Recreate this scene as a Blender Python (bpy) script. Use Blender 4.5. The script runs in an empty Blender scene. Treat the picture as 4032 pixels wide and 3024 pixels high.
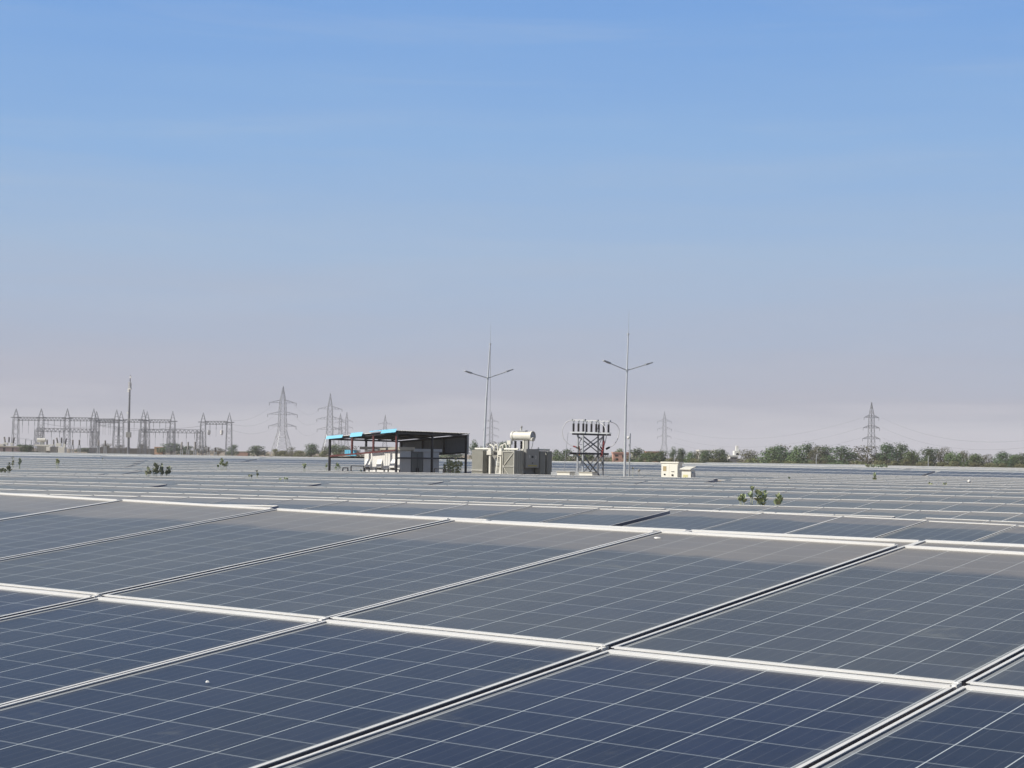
import bpy, bmesh, math, random
from mathutils import Vector, Matrix, noise
random.seed(7)
R = math.radians
scene = bpy.context.scene
col = scene.collection

# ------------------------------------------------------------------ camera
EYE = 2.5                                   # eye height over the field (m)
F = 7280.0                                  # focal length in pixels of the 4032 px wide frame (65 mm)
PITCH = math.atan(273 / F)
ROLL = math.atan(0.0155)
_r0 = Vector((1, 0, 0)); _d0 = Vector((0, math.sin(PITCH), -math.cos(PITCH)))
FWD = Vector((0, math.cos(PITCH), math.sin(PITCH)))
RIGHT = _r0 * math.cos(ROLL) - _d0 * math.sin(ROLL)
DOWN = _r0 * math.sin(ROLL) + _d0 * math.cos(ROLL)
cam_data = bpy.data.cameras.new('camera')
cam = bpy.data.objects.new('camera', cam_data); col.objects.link(cam)
m = Matrix((( RIGHT.x, -DOWN.x, -FWD.x, 0), (RIGHT.y, -DOWN.y, -FWD.y, 0), (RIGHT.z, -DOWN.z, -FWD.z, EYE), (0, 0, 0, 1)))
cam.matrix_world = m
cam_data.sensor_width = 36.0; cam_data.lens = 65.0
cam_data.clip_start = 0.1; cam_data.clip_end = 20000
scene.camera = cam

# ------------------------------------------------------------------ light
SUN_EL = R(38)
E_DIR = Vector((0.8143, -0.5805, 0)).normalized()      # along the rows (east)
N_DIR = Vector((0.5805, 0.8143, 0)).normalized()       # across the rows (north)
SUN_AZ = R(38)                                           # west of south
sun_h = (-N_DIR) * math.cos(SUN_AZ) + (-E_DIR) * math.sin(SUN_AZ)
SUN_VEC = sun_h * math.cos(SUN_EL) + Vector((0, 0, 1)) * math.sin(SUN_EL)
sd = bpy.data.lights.new('sun', 'SUN'); sd.energy = 5.0; sd.angle = R(0.55); sd.color = (1.0, 0.94, 0.84)
so = bpy.data.objects.new('sun', sd); col.objects.link(so)
so.rotation_euler = SUN_VEC.to_track_quat('Z', 'Y').to_euler(); so.location = (0, 0, 60)

world = bpy.data.worlds.new('World'); scene.world = world; world.use_nodes = True
wt = world.node_tree; wt.nodes.clear()
def wn(t, **k):
    n_ = wt.nodes.new(t)
    for a, b in k.items(): setattr(n_, a, b)
    return n_
w_out = wn('ShaderNodeOutputWorld'); w_bg = wn('ShaderNodeBackground'); w_bg2 = wn('ShaderNodeBackground')
w_mix = wn('ShaderNodeMixShader')
sky = wn('ShaderNodeTexSky', sky_type='NISHITA', sun_disc=False)
sky.sun_elevation = SUN_EL; sky.sun_rotation = math.atan2(SUN_VEC.x, SUN_VEC.y)
sky.air_density = 1.0; sky.dust_density = 2.0; sky.ozone_density = 2.0
w_bg.inputs['Strength'].default_value = 0.05
wt.links.new(sky.outputs[0], w_bg.inputs['Color'])
w_tc = wn('ShaderNodeTexCoord'); w_sep = wn('ShaderNodeSeparateXYZ')
wt.links.new(w_tc.outputs['Generated'], w_sep.inputs[0])
w_ramp = wn('ShaderNodeValToRGB')                         # dusty air low down, clear blue above it
w_map = wn('ShaderNodeMapRange'); w_map.inputs['From Min'].default_value = -0.02; w_map.inputs['From Max'].default_value = 0.48
w_noise = wn('ShaderNodeTexNoise'); w_noise.inputs['Scale'].default_value = 4.0; w_noise.inputs['Detail'].default_value = 6.0; w_noise.inputs['Roughness'].default_value = 0.55
w_scl = wn('ShaderNodeMapping'); w_scl.inputs['Scale'].default_value = (1.2, 1.2, 14.0)
wt.links.new(w_tc.outputs['Generated'], w_scl.inputs['Vector']); wt.links.new(w_scl.outputs[0], w_noise.inputs['Vector'])
w_m1 = wn('ShaderNodeMath', operation='MULTIPLY_ADD'); w_m1.inputs[1].default_value = 0.050; w_m1.inputs[2].default_value = -0.025
wt.links.new(w_noise.outputs['Fac'], w_m1.inputs[0])
w_m2 = wn('ShaderNodeMath', operation='ADD')
wt.links.new(w_sep.outputs['Z'], w_m2.inputs[0]); wt.links.new(w_m1.outputs[0], w_m2.inputs[1])
wt.links.new(w_m2.outputs[0], w_map.inputs['Value']); wt.links.new(w_map.outputs[0], w_ramp.inputs['Fac'])
SKY = [(-0.02, (0.600, 0.590, 0.650)), (0.0, (0.600, 0.592, 0.655)), (0.0144, (0.600, 0.603, 0.675)), (0.030, (0.475, 0.490, 0.580)), (0.055, (0.432, 0.484, 0.605)),
       (0.108, (0.372, 0.500, 0.690)), (0.163, (0.274, 0.455, 0.742)), (0.237, (0.197, 0.384, 0.738)), (0.34, (0.145, 0.310, 0.690)), (0.48, (0.08, 0.22, 0.56))]
cr = w_ramp.color_ramp
while len(cr.elements) < len(SKY): cr.elements.new(0.5)
for (z, c), el in zip(SKY, cr.elements):
    el.position = (z + 0.02) / 0.5; el.color = (*c, 1)
w_n2 = wn('ShaderNodeTexNoise'); w_n2.inputs['Scale'].default_value = 2.2; w_n2.inputs['Detail'].default_value = 7.0; w_n2.inputs['Roughness'].default_value = 0.6; w_n2.inputs['Distortion'].default_value = 0.6
w_s2 = wn('ShaderNodeMapping'); w_s2.inputs['Scale'].default_value = (2.0, 2.0, 22.0); w_s2.inputs['Rotation'].default_value = (0.05, 0.02, 0.0)
wt.links.new(w_tc.outputs['Generated'], w_s2.inputs['Vector']); wt.links.new(w_s2.outputs[0], w_n2.inputs['Vector'])
w_r2 = wn('ShaderNodeMapRange', interpolation_type='SMOOTHSTEP'); w_r2.inputs['From Min'].default_value = 0.48; w_r2.inputs['From Max'].default_value = 0.74; w_r2.inputs['To Max'].default_value = 0.11
wt.links.new(w_n2.outputs['Fac'], w_r2.inputs['Value'])
w_cl = wn('ShaderNodeMix', data_type='RGBA'); w_cl.inputs['B'].default_value = (0.52, 0.58, 0.68, 1)                # thin veils of dust and cirrus
wt.links.new(w_r2.outputs[0], w_cl.inputs['Factor']); wt.links.new(w_ramp.outputs[0], w_cl.inputs['A'])
wt.links.new(w_cl.outputs['Result'], w_bg2.inputs['Color']); w_bg2.inputs['Strength'].default_value = 1.0
w_f = wn('ShaderNodeMapRange', interpolation_type='SMOOTHSTEP'); w_f.inputs['From Min'].default_value = 0.25; w_f.inputs['From Max'].default_value = 0.40
wt.links.new(w_sep.outputs['Z'], w_f.inputs['Value']); wt.links.new(w_f.outputs[0], w_mix.inputs[0])
wt.links.new(w_bg2.outputs[0], w_mix.inputs[1]); wt.links.new(w_bg.outputs[0], w_mix.inputs[2])
wt.links.new(w_mix.outputs[0], w_out.inputs['Surface'])

vs = scene.view_settings
vs.view_transform = 'Standard'; vs.look = 'None'; vs.exposure = 0.0; vs.gamma = 1.0; vs.use_curve_mapping = False

# ------------------------------------------------------------------ pixel / place helpers
def ray(x, y): return RIGHT * ((x - 2016) / F) + DOWN * ((y - 1512) / F) + FWD
def at(x, y, d):
    """The place seen at pixel (x, y) of the photograph, d metres in front of the camera."""
    v = ray(x, y); v = v * (d / v.y)
    return Vector((v.x, v.y, v.z + EYE))
def horizon(x): return 1785 + 0.0155 * (x - 2016)
def on_row(x, y, c):
    v = ray(x, y); v = v * (c / v.dot(N_DIR)); return Vector((v.x, v.y, v.z + EYE))
def en(u, c, z=0.0): return E_DIR * u + N_DIR * c + Vector((0, 0, z))
def interp(x, pts):
    if x <= pts[0][0]: return pts[0][1]
    for (a, b), (c, d) in zip(pts, pts[1:]):
        if x <= c: return b + (d - b) * (x - a) / (c - a)
    return pts[-1][1]
def ground_z(c, dist=0): return interp(c, [(-40, 0.75), (7, 0.72), (14, 0.5), (20, 0.4), (27, 0.2), (34, 0.1), (60, 0.0), (100, -0.05), (4000, -0.05)])

# ------------------------------------------------------------------ materials
def mat(name): 
    mt = bpy.data.materials.new(name); mt.use_nodes = True
    return mt, mt.node_tree, mt.node_tree.nodes['Principled BSDF']
def simple(name, c, rough=0.6, metal=0.0, var=0.10, scale=6.0, dirt=None, dirt_amt=0.3, spec=0.4, objvar=0.0):
    mt, t, b = mat(name)
    nz = t.nodes.new('ShaderNodeTexNoise'); nz.inputs['Scale'].default_value = scale; nz.inputs['Detail'].default_value = 5
    tc = t.nodes.new('ShaderNodeTexCoord'); t.links.new(tc.outputs['Object'], nz.inputs['Vector'])
    mx = t.nodes.new('ShaderNodeMix'); mx.data_type = 'RGBA'
    mx.inputs['A'].default_value = (*[v * (1 - var) for v in c], 1)
    mx.inputs['B'].default_value = (*[min(1, v * (1 + var)) for v in c], 1)
    t.links.new(nz.outputs['Fac'], mx.inputs['Factor']); last = mx.outputs['Result']
    if dirt:
        n2 = t.nodes.new('ShaderNodeTexNoise'); n2.inputs['Scale'].default_value = scale * 0.35; n2.inputs['Detail'].default_value = 8
        t.links.new(tc.outputs['Object'], n2.inputs['Vector'])
        mr = t.nodes.new('ShaderNodeMapRange'); mr.inputs['From Min'].default_value = 0.5; mr.inputs['From Max'].default_value = 0.75
        mr.inputs['To Max'].default_value = dirt_amt; t.links.new(n2.outputs['Fac'], mr.inputs['Value'])
        m2 = t.nodes.new('ShaderNodeMix'); m2.data_type = 'RGBA'; m2.inputs['B'].default_value = (*dirt, 1)
        t.links.new(mr.outputs[0], m2.inputs['Factor']); t.links.new(last, m2.inputs['A']); last = m2.outputs['Result']
    if objvar:
        oi = t.nodes.new('ShaderNodeObjectInfo'); hv = t.nodes.new('ShaderNodeHueSaturation')
        mr = t.nodes.new('ShaderNodeMapRange'); mr.inputs['To Min'].default_value = 1 - objvar; mr.inputs['To Max'].default_value = 1 + objvar
        t.links.new(oi.outputs['Random'], mr.inputs['Value']); t.links.new(mr.outputs[0], hv.inputs['Value'])
        t.links.new(last, hv.inputs['Color']); last = hv.outputs['Color']
    t.links.new(last, b.inputs['Base Color'])
    b.inputs['Roughness'].default_value = rough; b.inputs['Metallic'].default_value = metal
    b.inputs['Specular IOR Level'].default_value = spec
    return mt

def math_node(t, op, a=None, b=None, c=None):
    n_ = t.nodes.new('ShaderNodeMath'); n_.operation = op
    for i, v in enumerate((a, b, c)):
        if v is None: continue
        if isinstance(v, (int, float)): n_.inputs[i].default_value = v
        else: t.links.new(v, n_.inputs[i])
    return n_.outputs[0]
def smooth(t, v, lo, hi, tlo=0.0, thi=1.0):
    n_ = t.nodes.new('ShaderNodeMapRange'); n_.interpolation_type = 'SMOOTHSTEP'
    t.links.new(v, n_.inputs['Value'])
    n_.inputs['From Min'].default_value = lo; n_.inputs['From Max'].default_value = hi
    n_.inputs['To Min'].default_value = tlo; n_.inputs['To Max'].default_value = thi
    return n_.outputs[0]
def mixc(t, fac, a, b):
    n_ = t.nodes.new('ShaderNodeMix'); n_.data_type = 'RGBA'
    for key, v in (('Factor', fac), ('A', a), ('B', b)):
        if isinstance(v, (int, float)): n_.inputs[key].default_value = v
        elif isinstance(v, tuple): n_.inputs[key].default_value = (*v, 1)
        else: t.links.new(v, n_.inputs[key])
    return n_.outputs['Result']

def glass_material(name, band, film_range):
    mt, t, b = mat(name)
    uvn = t.nodes.new('ShaderNodeUVMap'); sp = t.nodes.new('ShaderNodeSeparateXYZ'); t.links.new(uvn.outputs[0], sp.inputs[0])
    U, V = sp.outputs['X'], sp.outputs['Y']
    def edge(s):                                           # distance to the nearest cell edge, in cells
        f_ = math_node(t, 'FRACT', math_node(t, 'ADD', s, 0.5)); return math_node(t, 'ABSOLUTE', math_node(t, 'SUBTRACT', f_, 0.5))
    eu, ev = edge(U), edge(V)
    lu = math_node(t, 'LESS_THAN', eu, 0.0100); lv = math_node(t, 'LESS_THAN', ev, 0.022)
    line = math_node(t, 'MAXIMUM', math_node(t, 'MULTIPLY', lu, 0.95), math_node(t, 'MULTIPLY', lv, 0.25))
    bus = math_node(t, 'LESS_THAN', edge(math_node(t, 'MULTIPLY_ADD', U, 4.0, 0.5)), 0.016)
    # outer white backsheet margin
    ou = math_node(t, 'MAXIMUM', math_node(t, 'GREATER_THAN', math_node(t, 'ABSOLUTE', math_node(t, 'SUBTRACT', U, 3.0)), 3.0),
                   math_node(t, 'GREATER_THAN', math_node(t, 'ABSOLUTE', math_node(t, 'SUBTRACT', V, 6.0)), 6.0))
    # crystal tone per cell
    cb = t.nodes.new('ShaderNodeCombineXYZ')
    t.links.new(math_node(t, 'FLOOR', U), cb.inputs[0]); t.links.new(math_node(t, 'FLOOR', V), cb.inputs[1])
    oi = t.nodes.new('ShaderNodeObjectInfo'); t.links.new(math_node(t, 'MULTIPLY', oi.outputs['Random'], 77.0), cb.inputs[2])
    wnz = t.nodes.new('ShaderNodeTexWhiteNoise'); t.links.new(cb.outputs[0], wnz.inputs['Vector'])
    cell = mixc(t, wnz.outputs['Value'], (0.0095, 0.0160, 0.042), (0.016, 0.025, 0.062))
    vo = t.nodes.new('ShaderNodeTexVoronoi'); vo.inputs['Scale'].default_value = 9.0; t.links.new(uvn.outputs[0], vo.inputs['Vector'])
    cell = mixc(t, math_node(t, 'MULTIPLY', vo.outputs['Color'], 0.35), cell, (0.022, 0.030, 0.070))
    cell = mixc(t, smooth(t, oi.outputs['Random'], 0.0, 1.0, 0.0, 0.4), cell, (0.010, 0.020, 0.042))
    cell = mixc(t, math_node(t, 'MULTIPLY', bus, 0.24), cell, (0.30, 0.32, 0.36))
    cell = mixc(t, line, cell, (0.56, 0.62, 0.65))
    cell = mixc(t, math_node(t, 'MULTIPLY', ou, 0.6), cell, (0.42, 0.44, 0.46))
    # dust film: fine streaks down the slope, blotches, and the settled band at the upper edge
    geo = t.nodes.new('ShaderNodeNewGeometry')
    n1 = t.nodes.new('ShaderNodeTexNoise'); n1.inputs['Scale'].default_value = 1.3; n1.inputs['Detail'].default_value = 6; n1.inputs['Roughness'].default_value = 0.6
    t.links.new(geo.outputs['Position'], n1.inputs['Vector'])
    mp = t.nodes.new('ShaderNodeMapping'); mp.inputs['Scale'].default_value = (22.0, 0.8, 1.0); t.links.new(uvn.outputs[0], mp.inputs['Vector'])
    n2 = t.nodes.new('ShaderNodeTexNoise'); n2.inputs['Scale'].default_value = 1.0; n2.inputs['Detail'].default_value = 4; t.links.new(mp.outputs[0], n2.inputs['Vector'])
    mp3 = t.nodes.new('ShaderNodeMapping'); mp3.inputs['Scale'].default_value = (2.0, 34.0, 1.0); t.links.new(uvn.outputs[0], mp3.inputs['Vector'])
    n4 = t.nodes.new('ShaderNodeTexNoise'); n4.inputs['Scale'].default_value = 1.0; n4.inputs['Detail'].default_value = 3; t.links.new(mp3.outputs[0], n4.inputs['Vector'])
    film = math_node(t, 'ADD', smooth(t, n1.outputs['Fac'], 0.3, 0.75, *film_range), math_node(t, 'MULTIPLY_ADD', n2.outputs['Fac'], 0.08, -0.04))
    film = math_node(t, 'ADD', film, math_node(t, 'MULTIPLY_ADD', n4.outputs['Fac'], 0.05, -0.025))
    n5 = t.nodes.new('ShaderNodeTexNoise'); n5.inputs['Scale'].default_value = 4.5; n5.inputs['Detail'].default_value = 7; n5.inputs['Distortion'].default_value = 1.2
    t.links.new(geo.outputs['Position'], n5.inputs['Vector'])
    film = math_node(t, 'ADD', film, smooth(t, n5.outputs['Fac'], 0.62, 0.78, 0.0, 0.16))   # smeared dirt patches
    low = smooth(t, V, 0.02, 0.16, 0.22, 0.0)                # dirt line above the lower frame
    film = math_node(t, 'ADD', film, low)
    side = smooth(t, math_node(t, 'ABSOLUTE', math_node(t, 'SUBTRACT', U, 3.0)), 2.75, 3.05, 0.0, 0.10)
    film = math_node(t, 'ADD', film, side)
    dust_fac = film; bnd = None
    if band:
        n3 = t.nodes.new('ShaderNodeTexNoise'); n3.inputs['Scale'].default_value = 1.5; n3.inputs['Detail'].default_value = 5; n3.inputs['Roughness'].default_value = 0.55
        t.links.new(geo.outputs['Position'], n3.inputs['Vector'])
        lim = math_node(t, 'MULTIPLY_ADD', n3.outputs['Fac'], -2.6, 10.45)
        over = math_node(t, 'SUBTRACT', V, lim)
        bnd = smooth(t, over, -0.32, 0.36, 0.0, BAND)
        bnd = math_node(t, 'MULTIPLY', bnd, smooth(t, n1.outputs['Fac'], 0.2, 0.8, 0.8, 1.15))
    dust_fac = math_node(t, 'MAXIMUM', 0.0, math_node(t, 'MINIMUM', 0.9, dust_fac))
    base = mixc(t, dust_fac, cell, (0.325, 0.345, 0.325))
    if bnd is not None: base = mixc(t, bnd, base, (0.400, 0.345, 0.290))
    t.links.new(base, b.inputs['Base Color'])
    b.inputs['IOR'].default_value = 1.45
    t.links.new(math_node(t, 'MULTIPLY_ADD', dust_fac, 0.35, 0.34), b.inputs['Roughness'])
    b.inputs['Specular IOR Level'].default_value = SPEC
    b.inputs['Sheen Weight'].default_value = SHEEN; b.inputs['Sheen Roughness'].default_value = 0.2   # fine dust on the glass
    b.inputs['Sheen Tint'].default_value = (1.0, 0.945, 0.79, 1)
    return mt
(DUST_U, DUST_L), BAND, SPEC, SHEEN = ((0.15, 0.24), (0.01, 0.055)), 0.38, 0.20, 0.85
M = {}
M['glass_upper'] = glass_material('dusty_solar_glass_banded', True, DUST_U)
M['glass_dusty'] = glass_material('heavily_dusted_solar_glass', True, (0.30, 0.40))
M['glass_lower'] = glass_material('dusty_solar_glass', False, DUST_L)
M['alu'] = simple('anodised_aluminium', (0.84, 0.84, 0.82), 0.40, 0.12, 0.04, 9, (0.50, 0.44, 0.36), 0.22)
M['frame_side'] = simple('shade_darkened_frame_side', (0.20, 0.22, 0.28), 0.35, 0.75, 0.1, 9)  # shade of the panel gaps put into the colour, darker than the frame's aluminium
M['galv'] = simple('galvanised_steel', (0.42, 0.44, 0.46), 0.5, 0.4, 0.12, 4)
M['galv_light'] = simple('bright_galvanised_steel', (0.60, 0.63, 0.65), 0.42, 0.3, 0.10, 3)
M['lattice'] = simple('weathered_lattice_steel', (0.17, 0.18, 0.20), 0.6, 0.2, 0.15, 0.5)
M['dark_steel'] = simple('black_painted_steel', (0.018, 0.018, 0.024), 0.45, 0.0, 0.2, 5)
M['red_oxide'] = simple('red_oxide_primer', (0.12, 0.035, 0.035), 0.6, 0.0, 0.2, 5)
M['cyan_sheet'] = simple('sky_blue_sheet', (0.14, 0.50, 0.72), 0.5, 0.0, 0.12, 3, (0.4, 0.5, 0.5), 0.3)
M['grey_sheet'] = simple('grey_corrugated_sheet', (0.17, 0.19, 0.21), 0.5, 0.1, 0.12, 3)
M['white_sheet'] = simple('white_sheet', (0.72, 0.72, 0.70), 0.5, 0.0, 0.06, 3)
M['cabinet'] = simple('pale_grey_cabinet_paint', (0.80, 0.80, 0.77), 0.5, 0.0, 0.05, 2, (0.42, 0.38, 0.30), 0.35)
M['cream'] = simple('cream_cabinet_paint', (0.80, 0.79, 0.71), 0.5, 0.0, 0.05, 2, (0.5, 0.42, 0.30), 0.3)
M['cab_dark'] = simple('dark_grey_door_paint', (0.10, 0.12, 0.13), 0.4, 0.0, 0.1, 2)
M['radiator'] = simple('olive_grey_radiator_paint', (0.34, 0.34, 0.30), 0.5, 0.0, 0.12, 3, (0.35, 0.31, 0.24), 0.4)
M['tank'] = simple('grey_tank_paint', (0.33, 0.33, 0.31), 0.5, 0.0, 0.12, 3)
M['offwhite'] = simple('off_white_paint', (0.72, 0.71, 0.64), 0.45, 0.0, 0.06, 3, (0.45, 0.40, 0.30), 0.3)
M['black'] = simple('black_rubber', (0.012, 0.012, 0.014), 0.5, 0.0, 0.2, 5)
M['brown_porcelain'] = simple('dark_polymer_insulator', (0.035, 0.032, 0.036), 0.35, 0.0, 0.15, 5)
M['vent'] = simple('tan_vent_filter', (0.42, 0.34, 0.20), 0.8, 0.0, 0.15, 20)
M['yellow'] = simple('yellow_label', (0.55, 0.45, 0.06), 0.5, 0.0, 0.12, 20)
M['pale_yellow'] = simple('faded_yellow_label', (0.66, 0.63, 0.34), 0.5, 0.0, 0.1, 20)
M['red_sleeve'] = simple('red_cable_sleeve', (0.42, 0.09, 0.08), 0.5, 0.0, 0.15, 8)
M['amber'] = simple('orange_cable_sleeve', (0.50, 0.22, 0.08), 0.5, 0.0, 0.15, 8)
M['cable_white'] = simple('grey_white_cable', (0.62, 0.63, 0.64), 0.5, 0.0, 0.08, 8)
M['wire'] = simple('overhead_wire', (0.16, 0.17, 0.18), 0.5, 0.3, 0.1, 1)
M['pink'] = simple('salmon_plaster', (0.52, 0.30, 0.23), 0.85, 0.0, 0.10, 0.6, (0.35, 0.22, 0.17), 0.4)
M['brick'] = simple('bare_brick', (0.36, 0.21, 0.155), 0.9, 0.0, 0.18, 3.0, (0.28, 0.22, 0.18), 0.4)
M['whitewash'] = simple('whitewash', (0.74, 0.74, 0.70), 0.8, 0.0, 0.05, 0.8, (0.5, 0.46, 0.40), 0.3)
M['mauve'] = simple('mauve_plaster', (0.24, 0.19, 0.195), 0.85, 0.0, 0.08, 0.7)
M['beige'] = simple('beige_parapet', (0.44, 0.42, 0.36), 0.8, 0.0, 0.1, 0.7)
M['dark_wall'] = simple('dark_blockwork', (0.085, 0.082, 0.075), 0.9, 0.0, 0.25, 1.2, (0.16, 0.14, 0.12), 0.5)
M['hole'] = simple('unlit_opening', (0.03, 0.028, 0.026), 0.7, 0.0, 0.2, 2)
M['orange_panel'] = simple('orange_plaster', (0.50, 0.30, 0.19), 0.8, 0.0, 0.15, 0.9)
M['fence'] = simple('grey_fence_sheet', (0.16, 0.155, 0.165), 0.7, 0.0, 0.15, 2.0)
M['bark'] = simple('grey_brown_bark', (0.16, 0.125, 0.095), 0.9, 0.0, 0.25, 3)
def leaf(name, a, b2, objvar=0.2, trans=0.15, rough=0.6):
    mt, t, b = mat(name)
    geo = t.nodes.new('ShaderNodeNewGeometry')
    nz = t.nodes.new('ShaderNodeTexNoise'); nz.inputs['Scale'].default_value = 0.9; nz.inputs['Detail'].default_value = 3
    t.links.new(geo.outputs['Position'], nz.inputs['Vector'])
    fac = math_node(t, 'MULTIPLY_ADD', geo.outputs['Random Per Island'], 0.6, math_node(t, 'MULTIPLY', nz.outputs['Fac'], 0.4))
    c = mixc(t, fac, a, b2)
    oi = t.nodes.new('ShaderNodeObjectInfo'); hv = t.nodes.new('ShaderNodeHueSaturation')
    t.links.new(smooth(t, oi.outputs['Random'], 0, 1, 1 - objvar, 1 + objvar), hv.inputs['Value'])
    t.links.new(smooth(t, oi.outputs['Random'], 0, 1, 0.485, 0.515), hv.inputs['Hue'])
    t.links.new(c, hv.inputs['Color']); t.links.new(hv.outputs[0], b.inputs['Base Color'])
    b.inputs['Roughness'].default_value = rough; b.inputs['Specular IOR Level'].default_value = 0.25
    return mt
M['leaf_a'] = leaf('acacia_foliage', (0.068, 0.110, 0.042), (0.150, 0.200, 0.085))
M['leaf_b'] = leaf('dark_evergreen_foliage', (0.050, 0.090, 0.042), (0.115, 0.165, 0.078))
M['leaf_c'] = leaf('dry_olive_foliage', (0.085, 0.090, 0.050), (0.150, 0.145, 0.085))
M['leaf_d'] = leaf('yellow_green_scrub', (0.120, 0.140, 0.060), (0.220, 0.220, 0.110))
M['aak'] = leaf('thick_pale_green_leaf', (0.27, 0.33, 0.16), (0.48, 0.53, 0.34), 0.12)
M['aak_dark'] = leaf('thick_dark_green_leaf', (0.11, 0.13, 0.085), (0.40, 0.43, 0.30), 0.15)
M['aak_stem'] = simple('whitish_green_stem', (0.42, 0.46, 0.34), 0.7, 0.0, 0.12, 10)
def sand():
    mt, t, b = mat('dry_sandy_soil')
    geo = t.nodes.new('ShaderNodeNewGeometry')
    n1 = t.nodes.new('ShaderNodeTexNoise'); n1.inputs['Scale'].default_value = 0.05; n1.inputs['Detail'].default_value = 9
    n2 = t.nodes.new('ShaderNodeTexNoise'); n2.inputs['Scale'].default_value = 1.6; n2.inputs['Detail'].default_value = 6
    for n_ in (n1, n2): t.links.new(geo.outputs['Position'], n_.inputs['Vector'])
    c = mixc(t, n2.outputs['Fac'], (0.27, 0.205, 0.145), (0.40, 0.32, 0.235))
    c = mixc(t, smooth(t, n1.outputs['Fac'], 0.5, 0.66, 0, 0.75), c, (0.17, 0.165, 0.085))
    t.links.new(c, b.inputs['Base Color']); b.inputs['Roughness'].default_value = 0.95
    bp = t.nodes.new('ShaderNodeBump'); bp.inputs['Strength'].default_value = 0.4; t.links.new(n2.outputs['Fac'], bp.inputs['Height']); t.links.new(bp.outputs[0], b.inputs['Normal'])
    return mt
M['sand'] = sand()

# ------------------------------------------------------------------ mesh builder
class MB:
    def __init__(s): s.v = []; s.f = []; s.mi = []; s.uv = {}
    def face(s, idx, mi=0): s.f.append(tuple(idx)); s.mi.append(mi)
    def quad(s, a, b, c, d, mi=0):
        n_ = len(s.v); s.v += [Vector(p) for p in (a, b, c, d)]; s.face((n_, n_ + 1, n_ + 2, n_ + 3), mi)
    def tri(s, a, b, c, mi=0):
        n_ = len(s.v); s.v += [Vector(p) for p in (a, b, c)]; s.face((n_, n_ + 1, n_ + 2), mi)
    def obox(s, o, ax, ay, az, mi=0):
        """Box from corner o with edge vectors ax, ay, az."""
        o, ax, ay, az = Vector(o), Vector(ax), Vector(ay), Vector(az); n_ = len(s.v)
        s.v += [o, o + ax, o + ax + ay, o + ay, o + az, o + ax + az, o + ax + ay + az, o + ay + az]
        for f in ((0, 3, 2, 1), (4, 5, 6, 7), (0, 1, 5, 4), (1, 2, 6, 5), (2, 3, 7, 6), (3, 0, 4, 7)): s.face([n_ + i for i in f], mi)
    def box(s, lo, hi, mi=0):
        s.obox(lo, (hi[0] - lo[0], 0, 0), (0, hi[1] - lo[1], 0), (0, 0, hi[2] - lo[2]), mi)
    def bar(s, a, b, w=0.1, h=None, mi=0, w2=None):
        """Square bar from a to b, w wide (tapering to w2)."""
        a, b = Vector(a), Vector(b); d = b - a
        if d.length < 1e-6: return
        h = h or w; w2 = w2 or w; k = w2 / w
        up = Vector((0, 0, 1)) if abs(d.normalized().z) < 0.95 else Vector((1, 0, 0))
        x = d.cross(up).normalized(); y = x.cross(d).normalized(); n_ = len(s.v)
        for p, q in ((a, 1), (b, k)):
            s.v += [p + x * w / 2 * q + y * h / 2 * q, p - x * w / 2 * q + y * h / 2 * q, p - x * w / 2 * q - y * h / 2 * q, p + x * w / 2 * q - y * h / 2 * q]
        for f in ((3, 2, 1, 0), (4, 5, 6, 7), (0, 1, 5, 4), (1, 2, 6, 5), (2, 3, 7, 6), (3, 0, 4, 7)): s.face([n_ + i for i in f], mi)
    def tube(s, pts, r, seg=8, mi=0, caps=True):
        pts = [Vector(p) for p in pts]; rs = r if isinstance(r, (list, tuple)) else [r] * len(pts); n0 = len(s.v); ref = None
        for i, p in enumerate(pts):
            d = (pts[min(i + 1, len(pts) - 1)] - pts[max(i - 1, 0)])
            d = d.normalized() if d.length > 1e-9 else Vector((0, 0, 1))
            if ref is None or abs(ref.dot(d)) > 0.99: ref = Vector((0, 0, 1)) if abs(d.z) < 0.9 else Vector((1, 0, 0))
            x = d.cross(ref).normalized(); y = x.cross(d).normalized()
            for k in range(seg):
                a = 2 * math.pi * k / seg; s.v.append(p + (x * math.cos(a) + y * math.sin(a)) * rs[i])
        for i in range(len(pts) - 1):
            for k in range(seg):
                a = n0 + i * seg; k2 = (k + 1) % seg
                s.face((a + k2, a + k, a + seg + k, a + seg + k2), mi)
        if caps:
            s.face([n0 + k for k in range(seg)], mi); s.face([n0 + (len(pts) - 1) * seg + k for k in reversed(range(seg))], mi)
    def build(s, name, mats, parent=None, loc=None, smooth_=False):
        me = bpy.data.meshes.new(name)
        me.from_pydata([tuple(v) for v in s.v], [], s.f)
        mats = mats if isinstance(mats, (list, tuple)) else [mats]
        for k in mats: me.materials.append(k)
        me.polygons.foreach_set('material_index', s.mi)
        if smooth_: me.polygons.foreach_set('use_smooth', [True] * len(s.f))
        me.update()
        o = bpy.data.objects.new(name, me); col.objects.link(o)
        if parent: o.parent = parent
        if loc is not None: o.location = loc
        return o
def shade_auto(o, ang=35):
    me = o.data; me.polygons.foreach_set('use_smooth', [True] * len(me.polygons))
    try: me.set_sharp_from_angle(angle=R(ang))
    except Exception: pass
    return o
def tag(o, label=None, cat=None, group=None, kind=None):
    if label: o['label'] = label
    if cat: o['category'] = cat
    if group: o['group'] = group
    if kind: o['kind'] = kind
    return o
def empty(name, loc, rot=None):
    o = bpy.data.objects.new(name, None); col.objects.link(o); o.empty_display_size = 0.2
    if rot is not None:
        o.matrix_world = Matrix.Translation(loc) @ rot.to_4x4()
    else: o.location = loc
    return o
def copy_tree(o, parent=None):
    c = o.copy(); col.objects.link(c)
    if parent: c.parent = parent
    for ch in list(o.children): copy_tree(ch, c)
    return c
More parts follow.
